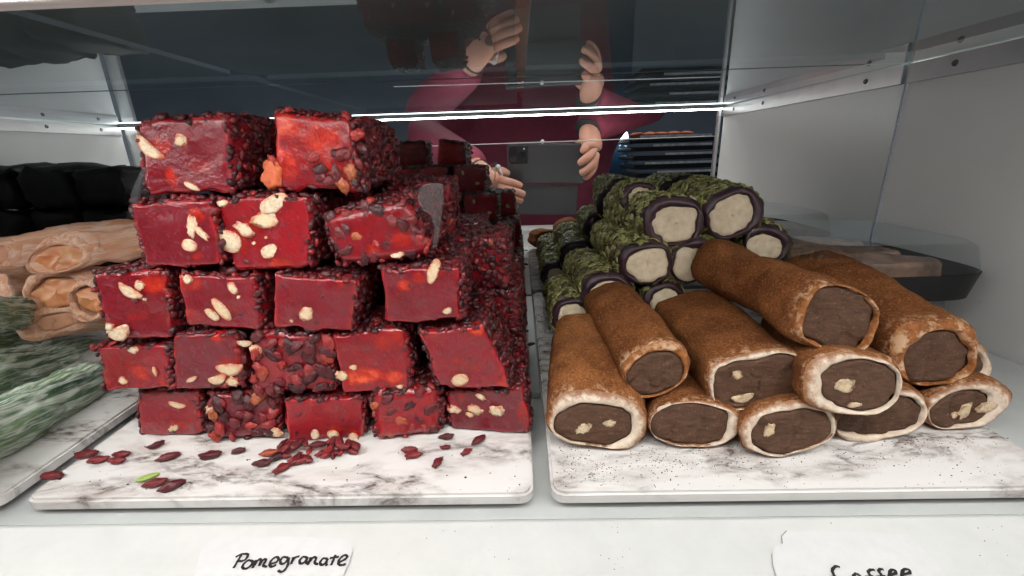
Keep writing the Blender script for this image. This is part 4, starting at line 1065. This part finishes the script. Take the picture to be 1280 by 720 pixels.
tr_ = skin('trousers', [[(A_(.035, -.37, -.5), (.15, .12)), (A_(.035, -.37, -.56), (.15, .12)), (A_(-.07, -.36, -.66), .085), (A_(-.08, -.35, -.83), .06), (A_(-.08, -.36, -1.04), .045)],
    [(A_(.035, -.37, -.56), (.15, .12)), (A_(.14, -.36, -.66), .085), (A_(.15, -.35, -.83), .06), (A_(.15, -.36, -1.04), .045)]], TROU, per); tr_.location = off
hr_ = skin('hair', [[(A_(.035, -.33, .30), .075), (A_(.035, -.325, .37), .083), (A_(.035, -.32, .42), .062)]], HAIR, per); hr_.location = off

# phone held at the camera, its back towards the sweets
ph = empty('phone', (0, 0, 0)); ph.matrix_world = M3.to_4x4(); tag(ph, 'dark phone with triple camera held between two hands in the mirror', 'phone')
PHM = m_plain('dark_phone_back', (.030, .030, .034), .22, Specular_IOR_Level=.6)
LENS = m_plain('lens_glass', (.006, .006, .008), .08)
def rbox(name, lo, hi, mat, parent, r):
    return box(name, lo, hi, mat, parent, r, 3)
rbox('body', (-.022, -.060, .0042), (.128, .018, .0120), PHM, ph, .0035)
bump_ = rbox('camera_bump', (-.019, -.019, .0022), (.017, .015, .0050), DARKP, ph, .001)
for cx, cy in ((-.010, .006), (-.010, -.010), (.006, -.002)):
    bm = bmesh.new(); bmesh.ops.create_cone(bm, cap_ends=True, segments=24, radius1=.0062, radius2=.0058, depth=.001)
    for v in bm.verts: v.co += Vector((cx, cy, .0018))
    me = bpy.data.meshes.new('lens'); bm.to_mesh(me); bm.free(); obj('lens', me, LENS, bump_)
bm = bmesh.new(); bmesh.ops.create_uvsphere(bm, u_segments=10, v_segments=6, radius=.0016)
for v in bm.verts: v.co = Vector((v.co.x + .010, v.co.y + .009, v.co.z * .4 + .0022))
me = bpy.data.meshes.new('flash'); bm.to_mesh(me); bm.free(); obj('flash', me, WHITE, bump_)
rbox('case_flap', (-.010, -.128, .0095), (.118, -.064, .0118), m_plain('dark_case_flap', (.04, .038, .042), .4), ph, .001)
eb = empty('earbud', tuple(mir(626, 212, .016))); tag(eb, 'white earbud pinched beside the thumb in the mirror', 'earbud')
e0, e1 = mir(624, 209, .016), mir(628, 219, .014)
tube('stem', [e0, e1], [.0024, .0019], WHITE, eb, 10)
V, Fc = ICO2; part('bud', mesh('bud', V * np.array((.0052, .0045, .0042)) + e0 + np.array((-.002, 0, .001)), Fc), WHITE, eb)

# ------------------------------------------------------------------ the shop behind, dim in the mirror
SHOPM = m_noisy('dim_shop_wall', (.11, .135, .165), (.19, .22, .26), 2.2, .6, 0)
struct(box('shop_wall', (-2.2, -1.75, -1.05), (2.4, -1.70, 1.4), SHOPM))
BLUEM = m_noisy('blue_poster', (.010, .035, .085), (.03, .09, .17), 9, .4, 0)
pb0 = mir(748, 222, -.7); pb1 = mir(787, 156, -.7)
tag(box('poster_board', (pb0[0], -.72, pb0[2] - .25), (pb1[0], -.70, pb1[2] + .1), BLUEM, None, .002), 'deep blue poster board behind the hand in the mirror', 'poster')
l0 = mir(752, 179, -.66); l1 = mir(784, 169, -.66)
lt = tube('tube_lamp', [l0, l1], .0135, m_emit('tube_light', (.9, .96, 1.0), 5.0)); tag(lt, 'short bright tube lamp before the blue poster in the mirror', 'lamp')
SILV = m_noisy('silver_highlight', (.35, .35, .35), (.85, .85, .85), 60, .4, .4, .002)
for k, (py, ln) in enumerate(((170, 'topmost packed tray with orange sweets in the mirror, by the lamp'), (181, 'second packed tray from the top in the mirror'), (192, 'third packed tray from the top in the mirror'), (203, 'fourth packed tray from the top in the mirror'), (214, 'lowest packed tray above the pistachio rolls in the mirror'))):
    a, b = mir(787 + k * 2, py + 6, -.42), mir(900, py - 5, -.42)
    e = empty('packed_tray', tuple(a)); tag(e, ln, 'tray', 'packed trays behind the photographer')
    def up(o): o.location = -e.location; return o
    up(box('base', (a[0], -.60, a[2] - .006), (b[0], -.42, a[2] + .005), DARKP, e, .003))
    up(box('lid', (a[0] + .004, -.596, a[2] + .0054), (b[0] - .004, -.424, a[2] + .016), PLASTIC, e, .004))
    up(box('highlight_edge', (a[0] + .03 + .03 * (k % 3), -.4235, a[2] + .0065), (b[0] - .02, -.4215, a[2] + .0125), SILV, e, .0005))  # silver tray edge, kept pale and wide as a painted highlight
    if k == 0:
        for j in range(5):
            V, Fc = ICO2; o = obj('sweet_piece', mesh('sweet_piece', V * np.array((.022, .02, .008)) * (1 + .3 * fbm(V, 2, 50 + j))[:, None], Fc), NUT_RED, e); o.location = (.035 + j * .035, -.06, .016)

# crumpled white paper lying on the shelf above
n = 26; V = []; Fc = []
c0 = at_z(270, 2, ZS + .0075)
for i in range(n):
    for j in range(n):
        V.append((c0[0] + (i / (n - 1) - .5) * .085, c0[1] - .028 + (j / (n - 1) - .5) * .06, ZS + .0085))
V = np.array(V); V[:, 2] += .0025 + .005 * np.abs(fbm(V, 60, 4, 3)) ; V[:, 0] += .004 * fbm(V, 70, 8, 2); V[:, 1] += .004 * fbm(V, 70, 9, 2)
V2 = V.copy(); V2[:, 2] += .0003
Fc = [(i * n + j, (i + 1) * n + j, (i + 1) * n + j + 1, i * n + j + 1) for i in range(n - 1) for j in range(n - 1)]
tag(obj('crumpled_paper', mesh('crumpled_paper', np.concatenate([V, V2]), Fc + [tuple(x + n * n for x in f[::-1]) for f in Fc]), CARD), 'crumpled white paper lying on the glass shelf above the red stack', 'paper')

# grey front-glass reflections, shaped as thin translucent sheets by the stack
GLARE = m_glass((.80, .82, .82), 1.0, .10); GLARE.name = 'glass_glare'
for nd in GLARE.node_tree.nodes:
    if nd.type == 'BSDF_GLOSSY': nd.inputs['Roughness'].default_value = .35
def smear(pts, Y, lab):
    P = [at(x, y, Y) for x, y in pts]; n = len(P)
    V = P + [p + np.array((.0, .0014, 0)) for p in P]
    Fc = [tuple(range(n)), tuple(range(n, 2 * n))[::-1]] + [(j, n + j, n + (j + 1) % n, (j + 1) % n) for j in range(n)]
    tag(obj('glare_sheet', mesh('glare_sheet', V, Fc, smooth=False), GLARE), lab, 'smear')
smear([(524, 236), (531, 231), (545, 229), (553, 231), (554, 250), (549, 290), (546, 308), (541, 309), (543, 285), (538, 268), (528, 262), (522, 250)], .181, 'small front-glass reflection shaped as a tab against the rounded berry-crusted block')
smear([(178, 209), (182, 209), (176, 228), (171, 254), (164, 256), (163, 244), (170, 226)], .184, 'thin front-glass reflection shaped as a tab beside the block with the forked nut')
